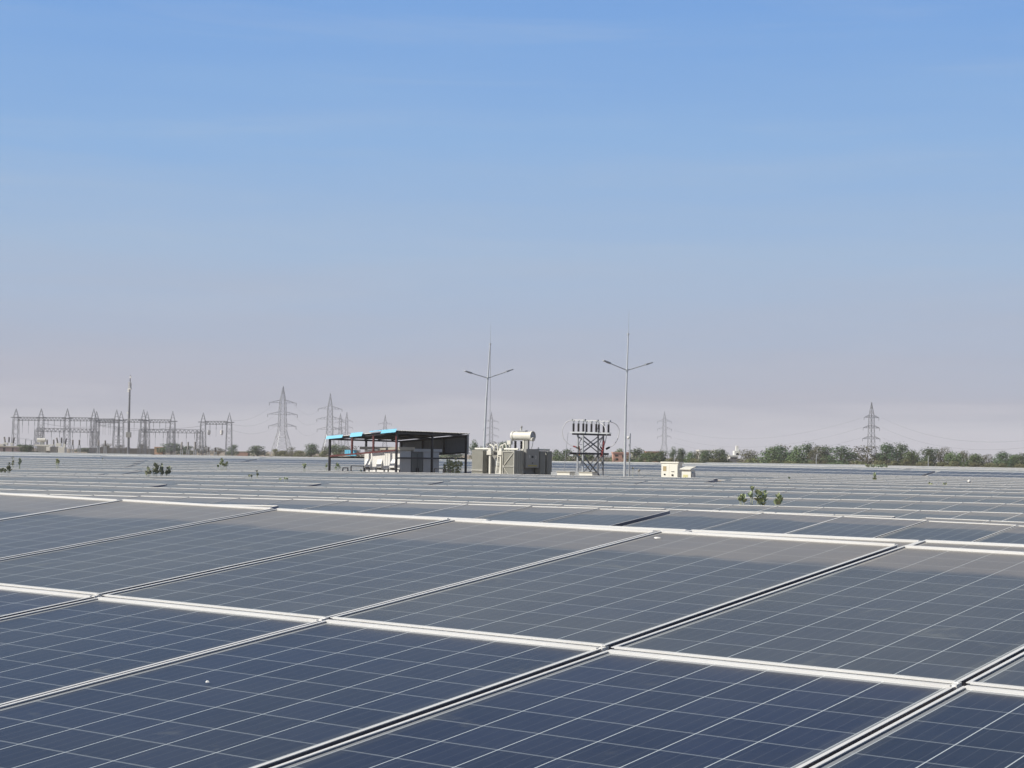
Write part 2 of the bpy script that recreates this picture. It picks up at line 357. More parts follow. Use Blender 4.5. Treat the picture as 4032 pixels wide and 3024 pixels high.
GRID = Matrix(((E_DIR.x, N_DIR.x, 0), (E_DIR.y, N_DIR.y, 0), (0, 0, 1)))   # local x east, y north, z up

# ------------------------------------------------------------------ the setting: ground
g = MB(); cs = [-600, -200, -60, -20, 0, 7, 14, 20, 27, 34, 46, 60, 100, 200, 400, 800, 1400, 1650]
us = [-1650, -900, -450, -220, -110, -55, -25, 0, 25, 60, 140, 400, 900, 1650]
for c in cs:
    for u in us:
        g.v.append(en(u, c, ground_z(c)))
for i in range(len(cs) - 1):
    for j in range(len(us) - 1):
        a = i * len(us) + j; g.face((a, a + 1, a + 1 + len(us), a + len(us)))
tag(g.build('ground', M['sand']), kind='structure')
# ------------------------------------------------------------------ solar tables
LIPS = 0.010
PW, PH, GAP, LIP, FZ, FB = 0.993, 1.958, 0.018, 0.012, 0.005, -0.034
def uv_mesh(name, parts, mats):
    """parts: list of (quad corners, uv corners or None, material index)"""
    me = bpy.data.meshes.new(name); v = []; f = []; uvs = []; mi = []
    for q, uv, k in parts:
        n_ = len(v); v += [tuple(p) for p in q]; f.append((n_, n_ + 1, n_ + 2, n_ + 3)); mi.append(k)
        uvs += uv or [(0, 0)] * 4
    me.from_pydata(v, [], f); lay = me.uv_layers.new(name='UVMap')
    for i, c in enumerate(uvs): lay.data[i].uv = c
    for k in mats: me.materials.append(k)
    me.polygons.foreach_set('material_index', mi); me.update(); return me
def glass_parts(cx=0.0, cy=0.0, gm=0, bm_=1):
    a, b = PW / 2 - LIPS, PH / 2 - LIP
    du, dv = 0.10, 0.10
    top = ([(cx - a, cy - b, 0), (cx + a, cy - b, 0), (cx + a, cy + b, 0), (cx - a, cy + b, 0)],
           [(-du, -dv), (6 + du, -dv), (6 + du, 12 + dv), (-du, 12 + dv)], gm)
    back = ([(cx - a, cy + b, -0.007), (cx + a, cy + b, -0.007), (cx + a, cy - b, -0.007), (cx - a, cy - b, -0.007)], None, bm_)
    return [top, back]
def box_parts(lo, hi, k):
    x0, y0, z0 = lo; x1, y1, z1 = hi
    return [([(x0, y0, z1), (x1, y0, z1), (x1, y1, z1), (x0, y1, z1)], None, k), ([(x0, y1, z0), (x1, y1, z0), (x1, y0, z0), (x0, y0, z0)], None, k),
            ([(x0, y0, z0), (x1, y0, z0), (x1, y0, z1), (x0, y0, z1)], None, k), ([(x1, y0, z0), (x1, y1, z0), (x1, y1, z1), (x1, y0, z1)], None, k),
            ([(x1, y1, z0), (x0, y1, z0), (x0, y1, z1), (x1, y1, z1)], None, k), ([(x0, y1, z0), (x0, y0, z0), (x0, y0, z1), (x0, y1, z1)], None, k)]
def frame_parts(k=0):
    a, b = PW / 2, PH / 2; p = []
    for x0, x1 in ((-a, -a + LIPS), (a - LIPS, a)):
        p += box_parts((x0, -b, FZ - 0.0018), (x1, b, FZ), k)                     # lip
        w0, w1 = (x0 + 0.005, x1) if x0 < 0 else (x0, x1 - 0.005)
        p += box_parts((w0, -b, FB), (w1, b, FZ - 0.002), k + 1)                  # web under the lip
    for y0, y1, dz in ((-b, -b + LIP, 0.001), (b - LIP, b, 0.003)):
        p += box_parts((-a + LIPS, y0, FZ + dz - 0.005), (a - LIPS, y1, FZ + dz), k)
        w0, w1 = (y0 + 0.004, y1) if y0 < 0 else (y0, y1 - 0.004)
        p += box_parts((-a + LIPS, w0, FB), (a - LIPS, w1, FZ + dz - 0.0052), k)
    return p
ME = {}
for key in ('upper', 'dusty', 'lower'):
    ME['glass_' + key] = uv_mesh('solar_panel', glass_parts(), [M['glass_' + key], M['white_sheet']])
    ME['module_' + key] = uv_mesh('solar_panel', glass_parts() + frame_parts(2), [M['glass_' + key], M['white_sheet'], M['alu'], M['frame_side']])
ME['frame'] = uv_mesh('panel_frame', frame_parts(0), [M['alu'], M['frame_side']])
def link(name, me, parent=None, loc=None, mw=None):
    o = bpy.data.objects.new(name, me); col.objects.link(o)
    if parent: o.parent = parent
    if loc is not None: o.location = loc
    return o
def axes(slope, tilt):
    X = Vector((E_DIR.x, E_DIR.y, slope)).normalized()
    Y = N_DIR * math.cos(tilt) + Vector((0, 0, 1)) * math.sin(tilt)
    Y = (Y - X * Y.dot(X)).normalized(); return X, Y, X.cross(Y)
def rotm(X, Y, Z): return Matrix(((X.x, Y.x, Z.x), (X.y, Y.y, Z.y), (X.z, Y.z, Z.z)))

def solar_table(label, origin, X, Y, Z, x0, x1, pitch, zoff=None, frames=False, lower='parts', posts=True, group=None, ground=0.0, clamps=False, upper=True, purlin=True, ukey='upper'):
    """origin: middle joint line at local x = 0. Modules stand in columns from x0 to x1 along X."""
    Rm = rotm(X, Y, Z); n_ = int(round((x1 - x0) / pitch)); mid = origin + X * ((x0 + x1) / 2)
    base = Vector((mid.x, mid.y, ground))
    root = empty('solar_table', base, Rm); off = Rm.transposed() @ (origin - base)
    tag(root, label, 'solar table', group)
    zf = zoff or (lambda x: 0.0)
    def add(kind, x, y, z):
        loc = off + Vector((x, y, z))
        if frames:
            g_ = link('solar_panel', ME['glass_' + kind], root, loc); link('panel_frame', ME['frame'], g_)
        else: link('solar_panel', ME['module_' + kind], root, loc)
    lowparts = []
    for i in range(n_):
        x = x0 + (i + 0.5) * pitch; z = zf(x)
        jit = random.uniform(-0.003, 0.003)
        if upper: add(ukey, x, PH / 2 + GAP / 2, z + 0.005 + jit)
        if lower == 'parts': add('lower', x, -PH / 2 - GAP / 2, z + jit)
        elif lower == 'one':
            for q, uv, k in glass_parts() + frame_parts(2):
                lowparts.append(([Vector(p) + off + Vector((x, -PH / 2 - GAP / 2, z)) for p in q], uv, k))
        if clamps:
            cb = MB(); cb.box((-0.016, -0.012, -0.060), (-0.002, 0.022, 0.006))
            cb.build('panel_clamp', M['alu'], root, off + Vector((x - pitch / 2 - 0.004, 0.0, z)))
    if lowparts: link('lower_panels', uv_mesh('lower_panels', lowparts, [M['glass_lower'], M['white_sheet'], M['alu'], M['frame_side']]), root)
    if purlin:
        ys = (0.42, 1.52) + ((-0.42, -1.52) if lower else ())
        for y in ys:
            p = MB(); steps = max(1, n_ // 4)
            for k in range(steps):
                xa = x0 + .09 + (x1 - x0 - .18) * k / steps; xb = x0 + .09 + (x1 - x0 - .18) * (k + 1) / steps
                za, zb = zf(xa), zf(xb)
                dz = 0.005 if y > 0 else 0
                p.obox(off + Vector((xa, y - 0.03, za + FB - 0.062 + dz)), (xb - xa, 0, zb - za), (0, 0.06, 0), (0, 0, 0.058))
            p.build('purlin', M['galv'], root)
    for xe in (x0 + 0.05, x1 - 0.05):
        p = MB(); z = zf(xe); ya = -PH if lower else 0.05
        p.obox(off + Vector((xe - 0.03, ya, z + FB - 0.125)), (0.06, 0, 0), (0, PH * 0.985 - ya, 0), (0, 0, 0.061)); p.obox(off + Vector((xe - 0.035, ya, z + FB - 0.063)), (0.07, 0, 0), (0, PH * 0.985 - ya, 0), (0, 0, 0.060))
        if purlin: p.build('end_rafter', M['frame_side'], root)  # shade at the table ends put into the rafter colour
    if posts:
        down = Rm.transposed() @ Vector((0, 0, -1)); k = max(2, int((x1 - x0) / 3.6)); first = None
        for i in range(k):
            x = x0 + (x1 - x0) * (i + 0.5) / k; z = zf(x)
            if first is None:
                p = MB(); a = Vector((0, -1.75, FB - 0.125)); b = Vector((0, 1.85, FB - 0.105)); p.bar(a, b, 0.06, 0.075)
                for yy in (-0.95, 1.15):
                    t0 = Vector((0, yy, FB - 0.155)); h_ = (base + Rm @ (off + Vector((x, 0, 0)) + t0)).z - ground + 0.1
                    p.bar(t0, t0 + down * h_, 0.09)
                first = p.build('post', M['galv'], root, off + Vector((x, 0, z)))
            else:
                o = first.copy(); col.objects.link(o); o.parent = root; o.location = off + Vector((x, 0, z))
    return root

# the table that fills the foreground
NX = Vector((0.8142, -0.5805, -0.0130)).normalized(); NY = Vector((0.5782, 0.8085, 0.1096)); NY = (NY - NX * NY.dot(NX)).normalized(); NZ = NX.cross(NY)
N_O = Vector((-2.2033, 6.8279, -0.4923 + EYE))
solar_table('big table of dark blue panels filling the foreground with bright aluminium edges', N_O, NX, NY, NZ, -5.0 * 1.012, 8 * 1.012, 1.012,
            frames=True, lower='parts', ground=ground_z(4), clamps=True, group='solar tables in rows')
# panels tucked just under the far edge of the foreground table: only a narrow strip shows
s_top = en(-4.8, 6.54, -0.297 + EYE); sx, sy, sz = axes(-0.0040, R(6.3))
solar_table('narrow strip of dusty panels showing just behind the top edge of the foreground table', s_top - sy * (PH + GAP) - sz * 0.005, sx, sy, sz, -0.96, 4.04, 1.0, frames=True, lower=None,
            ground=ground_z(8), group='solar tables in rows', posts=False, purlin=False)

ORD = ['first', 'second', 'third', 'fourth', 'fifth', 'sixth', 'seventh', 'eighth', 'ninth', 'tenth', 'eleventh', 'twelfth', 'thirteenth', 'fourteenth', 'fifteenth', 'sixteenth', 'seventeenth']
def u_at(c, x):
    v = ray(x, 1785); v = v * (c / v.dot(N_DIR)); return v.dot(E_DIR)
def row(idx, c, zpts, gaps, frames=False, lower='one', cut=None, tilt=R(6.3), posts=True, margin=2.2, names=None, ukey=None):
    ukey = ukey or ('upper' if idx < 3 else 'dusty')
    ua, ub = u_at(c, 0) - margin, u_at(c, 4032) + margin
    segs = [(ua, ub)]
    for a, b in sorted(gaps) + (cut or []):
        new = []
        for s0, s1 in segs:
            if b <= s0 or a >= s1: new.append((s0, s1)); continue
            if a > s0 + 0.8: new.append((s0, a))
            if b < s1 - 0.8: new.append((b, s1))
        segs = new
    segs.sort()
    for k, (s0, s1) in enumerate(segs):
        n_ = max(1, round((s1 - s0) / 1.0 - 0.01))
        pitch = 1.0
        if s0 == ua: s0 = s1 - n_ * pitch                     # whole modules, counted from the gap
        else: s1 = s0 + n_ * pitch
        za, zb = interp(s0, zpts), interp(s1, zpts); slope = (zb - za) / (s1 - s0)
        X, Y, Z = axes(slope, tilt); um = (s0 + s1) / 2
        top = en(um, c, (za + zb) / 2 + EYE); o = top - Y * (PH + GAP) - Z * 0.005
        half = (s1 - s0) / 2
        zoff = lambda x, um=um, za=za, zb=zb, half=half: interp(um + x, zpts) - ((za + zb) / 2 + (zb - za) * x / (2 * half))
        pos = {1: 'the only table of it in view', 2: ['left one of two', 'right one of two'][k % 2] if len(segs) == 2 else ''}.get(len(segs)) or \
              (['left one of three', 'middle one of three', 'right one of three'][k] if len(segs) == 3 else ['leftmost of four', 'second from the left of four', 'third from the left of four', 'rightmost of four'][k] if len(segs) == 4 else '')
        if names: lab = names[k]
        else: lab = 'dusty solar table in the %s row from the camera, %s' % (ORD[idx], pos)
        solar_table(lab, o, X, Y, Z, -half, half, pitch, zoff, frames, lower, posts, 'solar tables in rows', ground_z(c), ukey=ukey)
row(1, 12.9, [(-17, -.60), (-13.3, -.55), (-11.85, -.53), (-11.4, -.66), (-4, -.68)], [(-11.85, -11.4)], frames=False, margin=1.0,
    names=['grey solar table peeping over the foreground table, dark wedge at its end', 'low solar table right behind the foreground table, almost hidden by it'])
row(2, 19, [(-26, -.77), (-23, -.745), (-20, -.712), (-17, -.675), (-14, -.66), (-11.2, -.655), (-10.95, -.64), (-9, -.645), (-7, -.68), (-4, -.71)], [(-11.2, -10.97)], frames=True,
    names=['blue solar table in the third row ending at the long dark wedge', 'deep blue solar table in the third row right of the long dark wedge'])
row(3, 26, [(-34, -.95), (-31, -.93), (-26, -.89), (-20, -.86), (-11, -.865), (-6, -.90)], [(-11.42, -10.95)], frames=True)
row(4, 33, [(-43, -1.03), (-37, -1.015), (-30, -.99), (-22, -.98), (-12, -.95), (-6, -.94)], [(-41.4, -41.0)], frames=True)
row(5, 40, [(-50, -1.17), (-46.5, -1.14), (-41.4, -1.11), (-36, -1.05), (-30, -1.01), (-22, -.98), (-15, -.95), (-8, -.95)], [(-41.4, -40.95)], frames=True)
row(6, 47, [(-58, -1.17), (-51, -1.13), (-41, -1.115), (-37, -1.07), (-32, -1.01), (-27, -.97), (-18, -.94), (-10, -.93)], [(-41.3, -40.95)])
row(7, 54, [(-68, -1.28), (-61, -1.21), (-53, -1.15), (-45, -1.10), (-38, -1.04), (-32, -.98), (-26, -.97), (-20, -.94), (-12, -.93)], [(-41.5, -41.2)])
row(8, 61, [(-75, -1.33), (-65, -1.27), (-53, -1.16), (-43.6, -1.02), (-37.6, -1.0), (-20, -.95)], [(-37.3, -37.0), (-67.4, -67.1)])
row(9, 68, [(-90, -1.35), (-72, -1.23), (-64, -1.09), (-48, -1.01), (-30, -.97), (-18, -.95)], [(-37.5, -37.2), (-72.3, -72.0)])
row(10, 75, [(-95, -1.38), (-80, -1.30), (-66, -1.10), (-50, -1.02), (-30, -.98)], [(-41.3, -41.0), (-80.0, -79.7)])
def zk(left, mid): return [(-135, left), (-100, left), (-80, (left + mid) / 2 - .02), (-60, mid), (-40, -1.0), (-20, -.99)]
row(11, 82, zk(-1.35, -1.06), [(-102.4, -102.1)], lower=None, posts=False, cut=[(-70.0, -42.5)])
row(12, 89, zk(-1.30, -1.05), [(-95.6, -95.3)], lower=None, posts=False, cut=[(-66.2, -58.8)])
row(13, 96, zk(-1.25, -1.04), [(-102.5, -102.2), (-71.5, -71.2)], lower=None, posts=False)
row(14, 103, zk(-1.19, -1.04), [(-109.5, -109.2), (-79.5, -79.2)], lower=None, posts=False)
row(15, 110, [(-140, -1.11), (-125, -1.10), (-96, -1.06), (-73, -1.02), (-45, -1.02), (-20, -1.0)], [(-116.5, -116.2), (-86.5, -86.2)], lower=None, posts=False)
row(16, 161, [(-200, -1.36), (-184, -1.28), (-141, -1.075), (-107, -.93), (-67, -1.0), (-50, -1.0)], [(-151.6, -151.1), (-121.4, -120.9), (-66.8, -66.3)], lower='parts', posts=False, tilt=R(7.5), ukey='lower',
    names=['far solar table of clearly outlined panels behind the plants at the left edge', 'far solar table of clearly outlined panels left of the blue shelter', 'far solar table of clearly outlined panels behind the transformer and lattice tower', 'far solar table of dark outlined panels at the right edge under the trees'])

# far strips: one mesh per table
def far_table_mesh(n_=30):
    parts = []; a = n_ * 1.0 / 2
    for y0, y1, k in ((-PH - GAP / 2, -GAP / 2, 0), (GAP / 2, PH + GAP / 2, 1)):
        parts.append(([(-a, y0, 0), (a, y0, 0), (a, y1, 0), (-a, y1, 0)], [(0, 0), (6 * n_, 0), (6 * n_, 12), (0, 12)], k))
        parts.append(([(-a, y1, -.007), (a, y1, -.007), (a, y0, -.007), (-a, y0, -.007)], None, 2))
        for yy in (y0, y1 - 0.03): parts += box_parts((-a, yy, FB), (a, yy + 0.03, 0.012), 2)
        for i in range(n_ + 1):
            x = -a + i; parts += box_parts((x - 0.016, y0 + 0.031, FB), (x + 0.016, y1 - 0.031, 0.006), 2)
    for x in [(-a + 1.5 + 3.0 * i) for i in range(int(n_ / 3))]:
        parts += box_parts((x - 0.05, 0.9, -1.6), (x + 0.05, 1.0, -0.035), 2)
    return uv_mesh('solar_table', parts, [M['glass_lower'], M['glass_dusty'], M['alu']])
FAR = far_table_mesh()
ZF = [(-300, -1.40), (-230, -1.32), (-184, -1.24), (-141, -1.05), (-107, -.95), (-60, -1.0)]
for r_i in range(13):
    c = 168 + 7 * r_i; ua, ub = u_at(c, -40), u_at(c, 4072); u = ua - random.uniform(0, 25); rj = random.uniform(-.13, .10)
    while u < ub:
        um = u + 15; 
        s = (interp(u + 30, ZF) - interp(u, ZF)) / 30
        X, Y, Z = axes(s, R(6.3) + random.uniform(-0.012, 0.012))
        o = bpy.data.objects.new('solar_table', FAR); col.objects.link(o)
        top = en(um, c, interp(um, ZF) + EYE + rj + random.uniform(-.05, .05)) - Y * PH
        o.matrix_world = Matrix.Translation(top) @ rotm(X, Y, Z).to_4x4()
        tag(o, 'thin far sliver of solar table between the outlined far row and the tree line', 'solar table', 'far solar tables below the tree line')
        u += 30.5
# ------------------------------------------------------------------ open shelter with cabinets
def grid_root(name, x, d, label, cat, group=None, z=-0.05):
    """An Empty on the ground under pixel column x at distance d; local x runs east along the rows, y north across them."""
    p = at(x, horizon(x), d); r = empty(name, Vector((p.x, p.y, z)), GRID); return tag(r, label, cat, group)
sh = grid_root('open_shelter', 1561, 101, 'open black steel shelter with torn sky blue roof edge and grey back wall', 'shelter')
L, W = 4.81, 6.32
def roof_z(x, y): return 3.71 + 0.38 * x / L - 0.04 * y / W            # x runs from 0 (east) to -L (west)
def post(x, y, top, m_='dark_steel', w=0.10, z0=-0.1):
    b = MB(); b.box((x - w / 2, y - w / 2, z0), (x + w / 2, y + w / 2, top)); return b.build('post', M[m_], sh)
for x, y in ((0, 0), (-L, 0), (0, W / 2), (0, W), (-L, W / 2), (-L, W)):
    post(x, y, roof_z(x, y) - 0.10)
def beam_at(x): return 2.62 + 0.38 * x / L
for f in (0.34, 0.66):
    b = MB(); x = -L * f; b.box((x - 0.045, -0.045, beam_at(x)), (x + 0.045, 0.045, roof_z(x, 0) - 0.10)); b.build('hanging_post', M['red_oxide'], sh)
b = MB(); b.box((-0.045, -0.057, 2.68), (0.045, -0.051, roof_z(0, 0) - 0.1)); b.build('post_facing', M['red_oxide'], sh)
b = MB(); b.bar((-0.05, 0, beam_at(0)), (-L + 0.05, 0, beam_at(-L)), 0.085); b.build('cross_beam', M['red_oxide'], sh)
for a, c_ in (((-L, 0.05, 2.17), (-L, W - 0.05, 2.17)), ((0, 0.05, 2.20), (0, W / 2 - 0.05, 2.20)), ((0, W / 2 + 0.05, 2.20), (0, W - 0.05, 2.20))):
    b = MB(); b.bar(a, c_, 0.085); b.build('side_rail', M['dark_steel'], sh)
# eaves beams and purlins under the roof
for a, c_ in (((0.05, 0, 0), (-L - 0.05, 0, 0)), ((0.05, W, 0), (-L - 0.05, W, 0)), ((0, 0.06, 0), (0, W - 0.06, 0)), ((-L, 0.06, 0), (-L, W - 0.06, 0)), ((-L / 2, 0.06, 0), (-L / 2, W - 0.06, 0))):
    b = MB(); b.bar(*(Vector((p[0], p[1], roof_z(p[0], p[1]) - 0.145)) for p in (a, c_)), 0.09); b.build('roof_beam', M['dark_steel'], sh)
for k in range(5):
    y = 0.7 + k * 1.22; b = MB(); b.bar((0.1, y, roof_z(0.1, y) - 0.075), (-L - 0.1, y, roof_z(-L - 0.1, y) - 0.075), 0.05); b.build('roof_purlin', M['dark_steel'], sh)
# corrugated roof sheet, ribs run down the fall
rb = MB(); nr = 46; y0, y1 = -0.10, W + 0.12
for side, dz in ((0, 0.0), (1, -0.004)):
    pts = []
    for i in range(nr * 2 + 1):
        y = y0 + (y1 - y0) * i / (nr * 2); pts.append((y, dz + (0.035 if (i // 1) % 2 else 0.0)))
    for (ya, za), (yb, zb) in zip(pts, pts[1:]):
        A = (0.18, ya, roof_z(0.18, ya) - 0.045 + za); B = (0.18, yb, roof_z(0.18, yb) - 0.045 + zb); C = (-L - 0.15, yb, roof_z(-L - 0.15, yb) - 0.045 + zb); D = (-L - 0.15, ya, roof_z(-L - 0.15, ya) - 0.045 + za)
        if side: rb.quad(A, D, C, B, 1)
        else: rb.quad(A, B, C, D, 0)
rb.build('roof_sheet', [M['white_sheet'], M['dark_steel']], sh)  # underside coloured black: the shade below the roof painted in
def flap(t0, t1, drop0, drop1, out=0.10, lift=0.05):
    b = MB(); xa, xb = -L * (1 - t0), -L * (1 - t1)
    a = Vector((xa, -0.12, roof_z(xa, 0) + lift - 0.02)); c_ = Vector((xb, -0.12, roof_z(xb, 0) + lift - 0.02))
    b.obox(a, c_ - a, (0.02, -out, -drop0), (0, 0.006, 0.006)); b.build('blue_edge_sheet', M['cyan_sheet'], sh)
    return b
flap(-0.03, 0.22, 0.17, 0.17); flap(0.34, 0.52, 0.23, 0.23, 0.13, 0.10); flap(0.62, 0.80, 0.045, 0.045, 0.05, 0.10); flap(0.80, 1.02, 0.19, 0.19, 0.13, 0.10)
# grey sheet wall on the north side, upper half only
wl = MB(); nw = 40
for i in range(nw * 2):
    xa, xb = -L * i / (nw * 2), -L * (i + 1) / (nw * 2)
    def wz(x): return 3.50 + 0.36 * x / L, 2.57 + 0.30 * x / L
    ya = W + 0.06 + (0.02 if i % 2 else 0.0); yb = W + 0.06 + (0.0 if i % 2 else 0.02)
    wl.quad((xb, yb, wz(xb)[1]), (xa, ya, wz(xa)[1]), (xa, ya, wz(xa)[0]), (xb, yb, wz(xb)[0]), 0)
    wl.quad((xa, ya + .004, wz(xa)[1]), (xb, yb + .004, wz(xb)[1]), (xb, yb + .004, wz(xb)[0]), (xa, ya + .004, wz(xa)[0]), 1)
wl.box((0.055, W + 0.02, 2.45), (0.17, W + 0.05, 3.60), 1)
wl.build('wall_sheet', [M['grey_sheet'], M['white_sheet']], sh)
for a, c_ in (((0, W + 0.02, 2.55), (-L, W + 0.02, 2.25)), ((0, W + 0.02, 3.48), (-L, W + 0.02, 3.12))):
    b = MB(); b.bar(a, c_, 0.08); b.build('wall_rail', M['dark_steel'], sh)
for f in (0.33, 0.66):
    b = MB(); b.box((-L * f - .04, W - 0.03, 2.5 - .3 * f), (-L * f + .04, W + 0.045, 3.5 - .36 * f)); b.build('wall_stud', M['dark_steel'], sh)
b = MB()
for i in range(10): b.box((-L - 0.22 + i * 0.085, 1.55 + (0.015 if i % 2 else 0), 2.27), (-L - 0.22 + i * 0.085 + 0.084, 1.59, 2.60))
b.build('blue_side_sheet', M['cyan_sheet'], sh)
b = MB(); b.box((-L - 0.02, 4.3, 2.0), (-L + 0.02, 6.2, 2.62)); b.build('grey_side_sheet', M['grey_sheet'], sh)

# the cabinets under it
cab = empty('inverter_cabinet', sh.matrix_world @ Vector((-0.41, 0.8, 0)), GRID)
tag(cab, 'long white cabinet with three hooded vents on its sunlit face, under the shelter', 'cabinet')
b = MB(); b.box((-2.52, 0, 0.15), (0, 0.98, 2.62)); b.box((-2.46, 0.06, -0.1), (-0.06, 0.92, 0.15), 0)
for x in (-1.97, -1.02, -0.86): b.box((x, -0.006, 0.2), (x + 0.02, 0.0, 2.6), 1)
b.box((0.0, 0.0, 0.16), (0.008, 0.98, 2.61), 1)  # grey skin over the white east face: its shade put into the colour
b.build('body', [M['cabinet'], M['galv']], cab)
b = MB(); b.box((-2.72, -0.2, 2.64), (0.18, 1.1, 2.80)); b.build('roof_slab', M['beige'], cab)
for x in (-2.38, -1.55, -0.62):
    b = MB(); x1 = x + 0.34
    b.v += [Vector(p) for p in ((x, -0.005, 2.12), (x1, -0.005, 2.12), (x1, -0.005, 1.55), (x, -0.005, 1.55), (x, -0.13, 1.80), (x1, -0.13, 1.80), (x1, -0.13, 1.66), (x, -0.13, 1.66))]
    for f in ((0, 4, 5, 1), (4, 7, 6, 5), (0, 3, 7, 4), (1, 5, 6, 2)): b.face(f)
    b.quad((x + .02, -0.12, 1.63), (x + .02, -0.01, 1.56), (x1 - .02, -0.01, 1.56), (x1 - .02, -0.12, 1.63), 1)
    b.build('vent_hood', [M['cabinet'], M['black']], cab)
    b = MB(); b.box((x, -0.05, 0.62), (x1, -0.004, 0.80)); b.quad((x, -0.052, 0.62), (x1, -0.052, 0.62), (x1, -0.052, 0.70), (x, -0.052, 0.70), 1); b.build('vent', [M['cabinet'], M['black']], cab)
for x in (-2.48, -1.68, -0.80):
    b = MB(); b.box((x, -0.04, 1.35), (x + 0.03, -0.004, 1.62)); b.build('handle', M['black'], cab)
dk = empty('switchgear_cabinet', sh.matrix_world @ Vector((-0.55, 2.02, 0)), GRID)
tag(dk, 'dark grey double door cabinet standing behind the white one, under the shelter', 'cabinet')
b = MB(); b.box((-2.3, 0, 0.1), (-0.02, 2.45, 2.55)); b.build('body', M['cab_dark'], dk)
b = MB(); b.box((-0.018, 1.02, 0.1), (0.03, 2.47, 2.55)); b.build('side_panel', M['galv'], dk)
b = MB(); b.box((-2.45, 0.0, 2.56), (0.14, 2.6, 2.72)); b.build('roof_slab', M['galv'], dk)
for y in (0.03, 0.53):
    b = MB(); b.box((-0.018, y, 0.2), (0.004, y + 0.46, 2.45)); d_ = b.build('door', M['cab_dark'], dk)
    b = MB(); b.box((0.006, y + (0.38 if y < .1 else 0.05), 1.30), (0.035, y + (0.42 if y < .1 else 0.09), 1.65)); b.build('handle', M['black'], d_)

# black pipe frames beside the shelter
def pipe_frame(x, d, ln, h, label, ang=0.0, legs=2):
    r = grid_root('pipe_barrier', x, d, label, 'barrier', 'black pipe frames by the shelter')
    b = MB(); b.bar((-ln, 0, h), (0.03, 0, h), 0.05); b.build('rail', M['dark_steel'], r)
    for k in range(legs):
        xx = -ln * k / (legs - 1); bb = MB(); bb.bar((xx, 0, -0.05), (xx, 0, h - 0.026), 0.05); bb.build('leg', M['dark_steel'], r)
pipe_frame(1371, 100.5, 0.36, 1.62, 'small black pipe frame left of the shelter cabinets')
pipe_frame(1434, 101.5, 0.92, 1.72, 'black pipe frame reaching up to the white cabinet from the left')
pipe_frame(1574, 98.6, 2.1, 1.58, 'long thin black pipe frame in front of the white cabinet', legs=3)
pipe_frame(1747, 99.5, 0.62, 1.66, 'black pipe frame right of the shelter, taller back one')
pipe_frame(1774, 99.0, 0.40, 1.60, 'black pipe frame at far right inside the shelter, short front one')

# ------------------------------------------------------------------ power transformer
tr = grid_root('power_transformer', 2025, 98, 'large olive grey power transformer with finned radiators and white oil drum on top', 'transformer')
b = MB(); b.box((-2.3, 0.55, 0.5), (-0.45, 3.1, 2.60)); b.box((-2.5, 0.4, 0.05), (-0.3, 3.3, 0.5)); b.box((-2.36, 0.5, 2.60), (-0.38, 3.16, 2.68))
b.build('tank', M['tank'], tr)
def radiator(x0, x1, y0, y1, z0=0.55, z1=2.70, along='x', pitch=0.062):
    b = MB()
    if along == 'x':
        n_ = int((x1 - x0) / pitch)
        for i in range(n_):
            x = x0 + i * (x1 - x0) / n_
            b.box((x, y0, z0), (x + 0.048, y1, z1))
            for k in range(5):
                if i == n_ - 1: b.box((x + 0.048, y0 + (y1 - y0) * (k + .3) / 5, z0 + .06), (x + 0.060, y0 + (y1 - y0) * (k + .7) / 5, z1 - .06))
    else:
        n_ = int((y1 - y0) / pitch)
        for i in range(n_):
            y = y0 + i * (y1 - y0) / n_; b.box((x0, y, z0), (x1, y + 0.048, z1))
    return b.build('radiator', M['radiator'], tr)
radiator(-2.79, -2.06, 0, 0.45); radiator(-0.73, 0.0, 0, 0.90)
radiator(-0.35, 0.02, 2.42, 2.90, along='y'); radiator(-0.35, 0.02, 3.08, 3.54, along='y')
radiator(-2.79, -2.4, 2.0, 2.9, along='y')
def tpipe(name, pts, r, m_='offwhite', seg=10):
    b = MB(); b.tube(pts, r, seg); return shade_auto(b.build(name, M[m_], tr))
tpipe('header_pipe', [(-2.75, 0.22, 2.77), (-1.75, 0.30, 2.77)], 0.055); tpipe('header_pipe', [(-0.9, 0.35, 2.77), (0.02, 0.35, 2.77)], 0.055)
tpipe('header_pipe', [(-0.16, 0.95, 2.75), (-0.16, 2.2, 2.75)], 0.05); tpipe('header_pipe', [(-0.16, 2.35, 2.77), (-0.16, 3.52, 2.77)], 0.055)
tpipe('header_pipe', [(-2.6, 0.6, 0.45), (-0.2, 0.6, 0.45)], 0.05)
for x, y in ((-1.65, 0.1), (-0.98, 0.15)):
    b = MB(); b.box((x - 0.05, y - 0.05, 0.05), (x + 0.05, y + 0.05, 2.45)); b.build('support_post', M['offwhite'], tr)
    b = MB(); b.box((x - 0.15, y - 0.12, 2.45), (x + 0.13, y + 0.14, 2.68)); b.box((x - 0.09, y - .06, 2.68), (x + 0.07, y + .07, 2.82)); b.build('valve_box', M['offwhite'], tr)
b = MB(); b.box((-1.46, 0.30, 1.82), (-1.22, 0.545, 2.30)); b.quad((-1.44, 0.296, 1.9), (-1.25, 0.296, 1.9), (-1.25, 0.296, 2.25), (-1.44, 0.296, 2.25), 1); b.build('gauge_panel', [M['tank'], M['galv_light']], tr)
lad = MB()
for x0 in (-1.34, -1.12): lad.bar((x0, 0.02, 0.05), (x0 + 0.14, 0.22, 2.62), 0.05)
for k in range(8):
    f = (k + 0.6) / 8.4; lad.bar((-1.34 + .14 * f, 0.02 + .2 * f, 0.05 + 2.57 * f), (-1.12 + .14 * f, 0.02 + .2 * f, 0.05 + 2.57 * f), 0.03)
lad.build('ladder', M['offwhite'], tr)
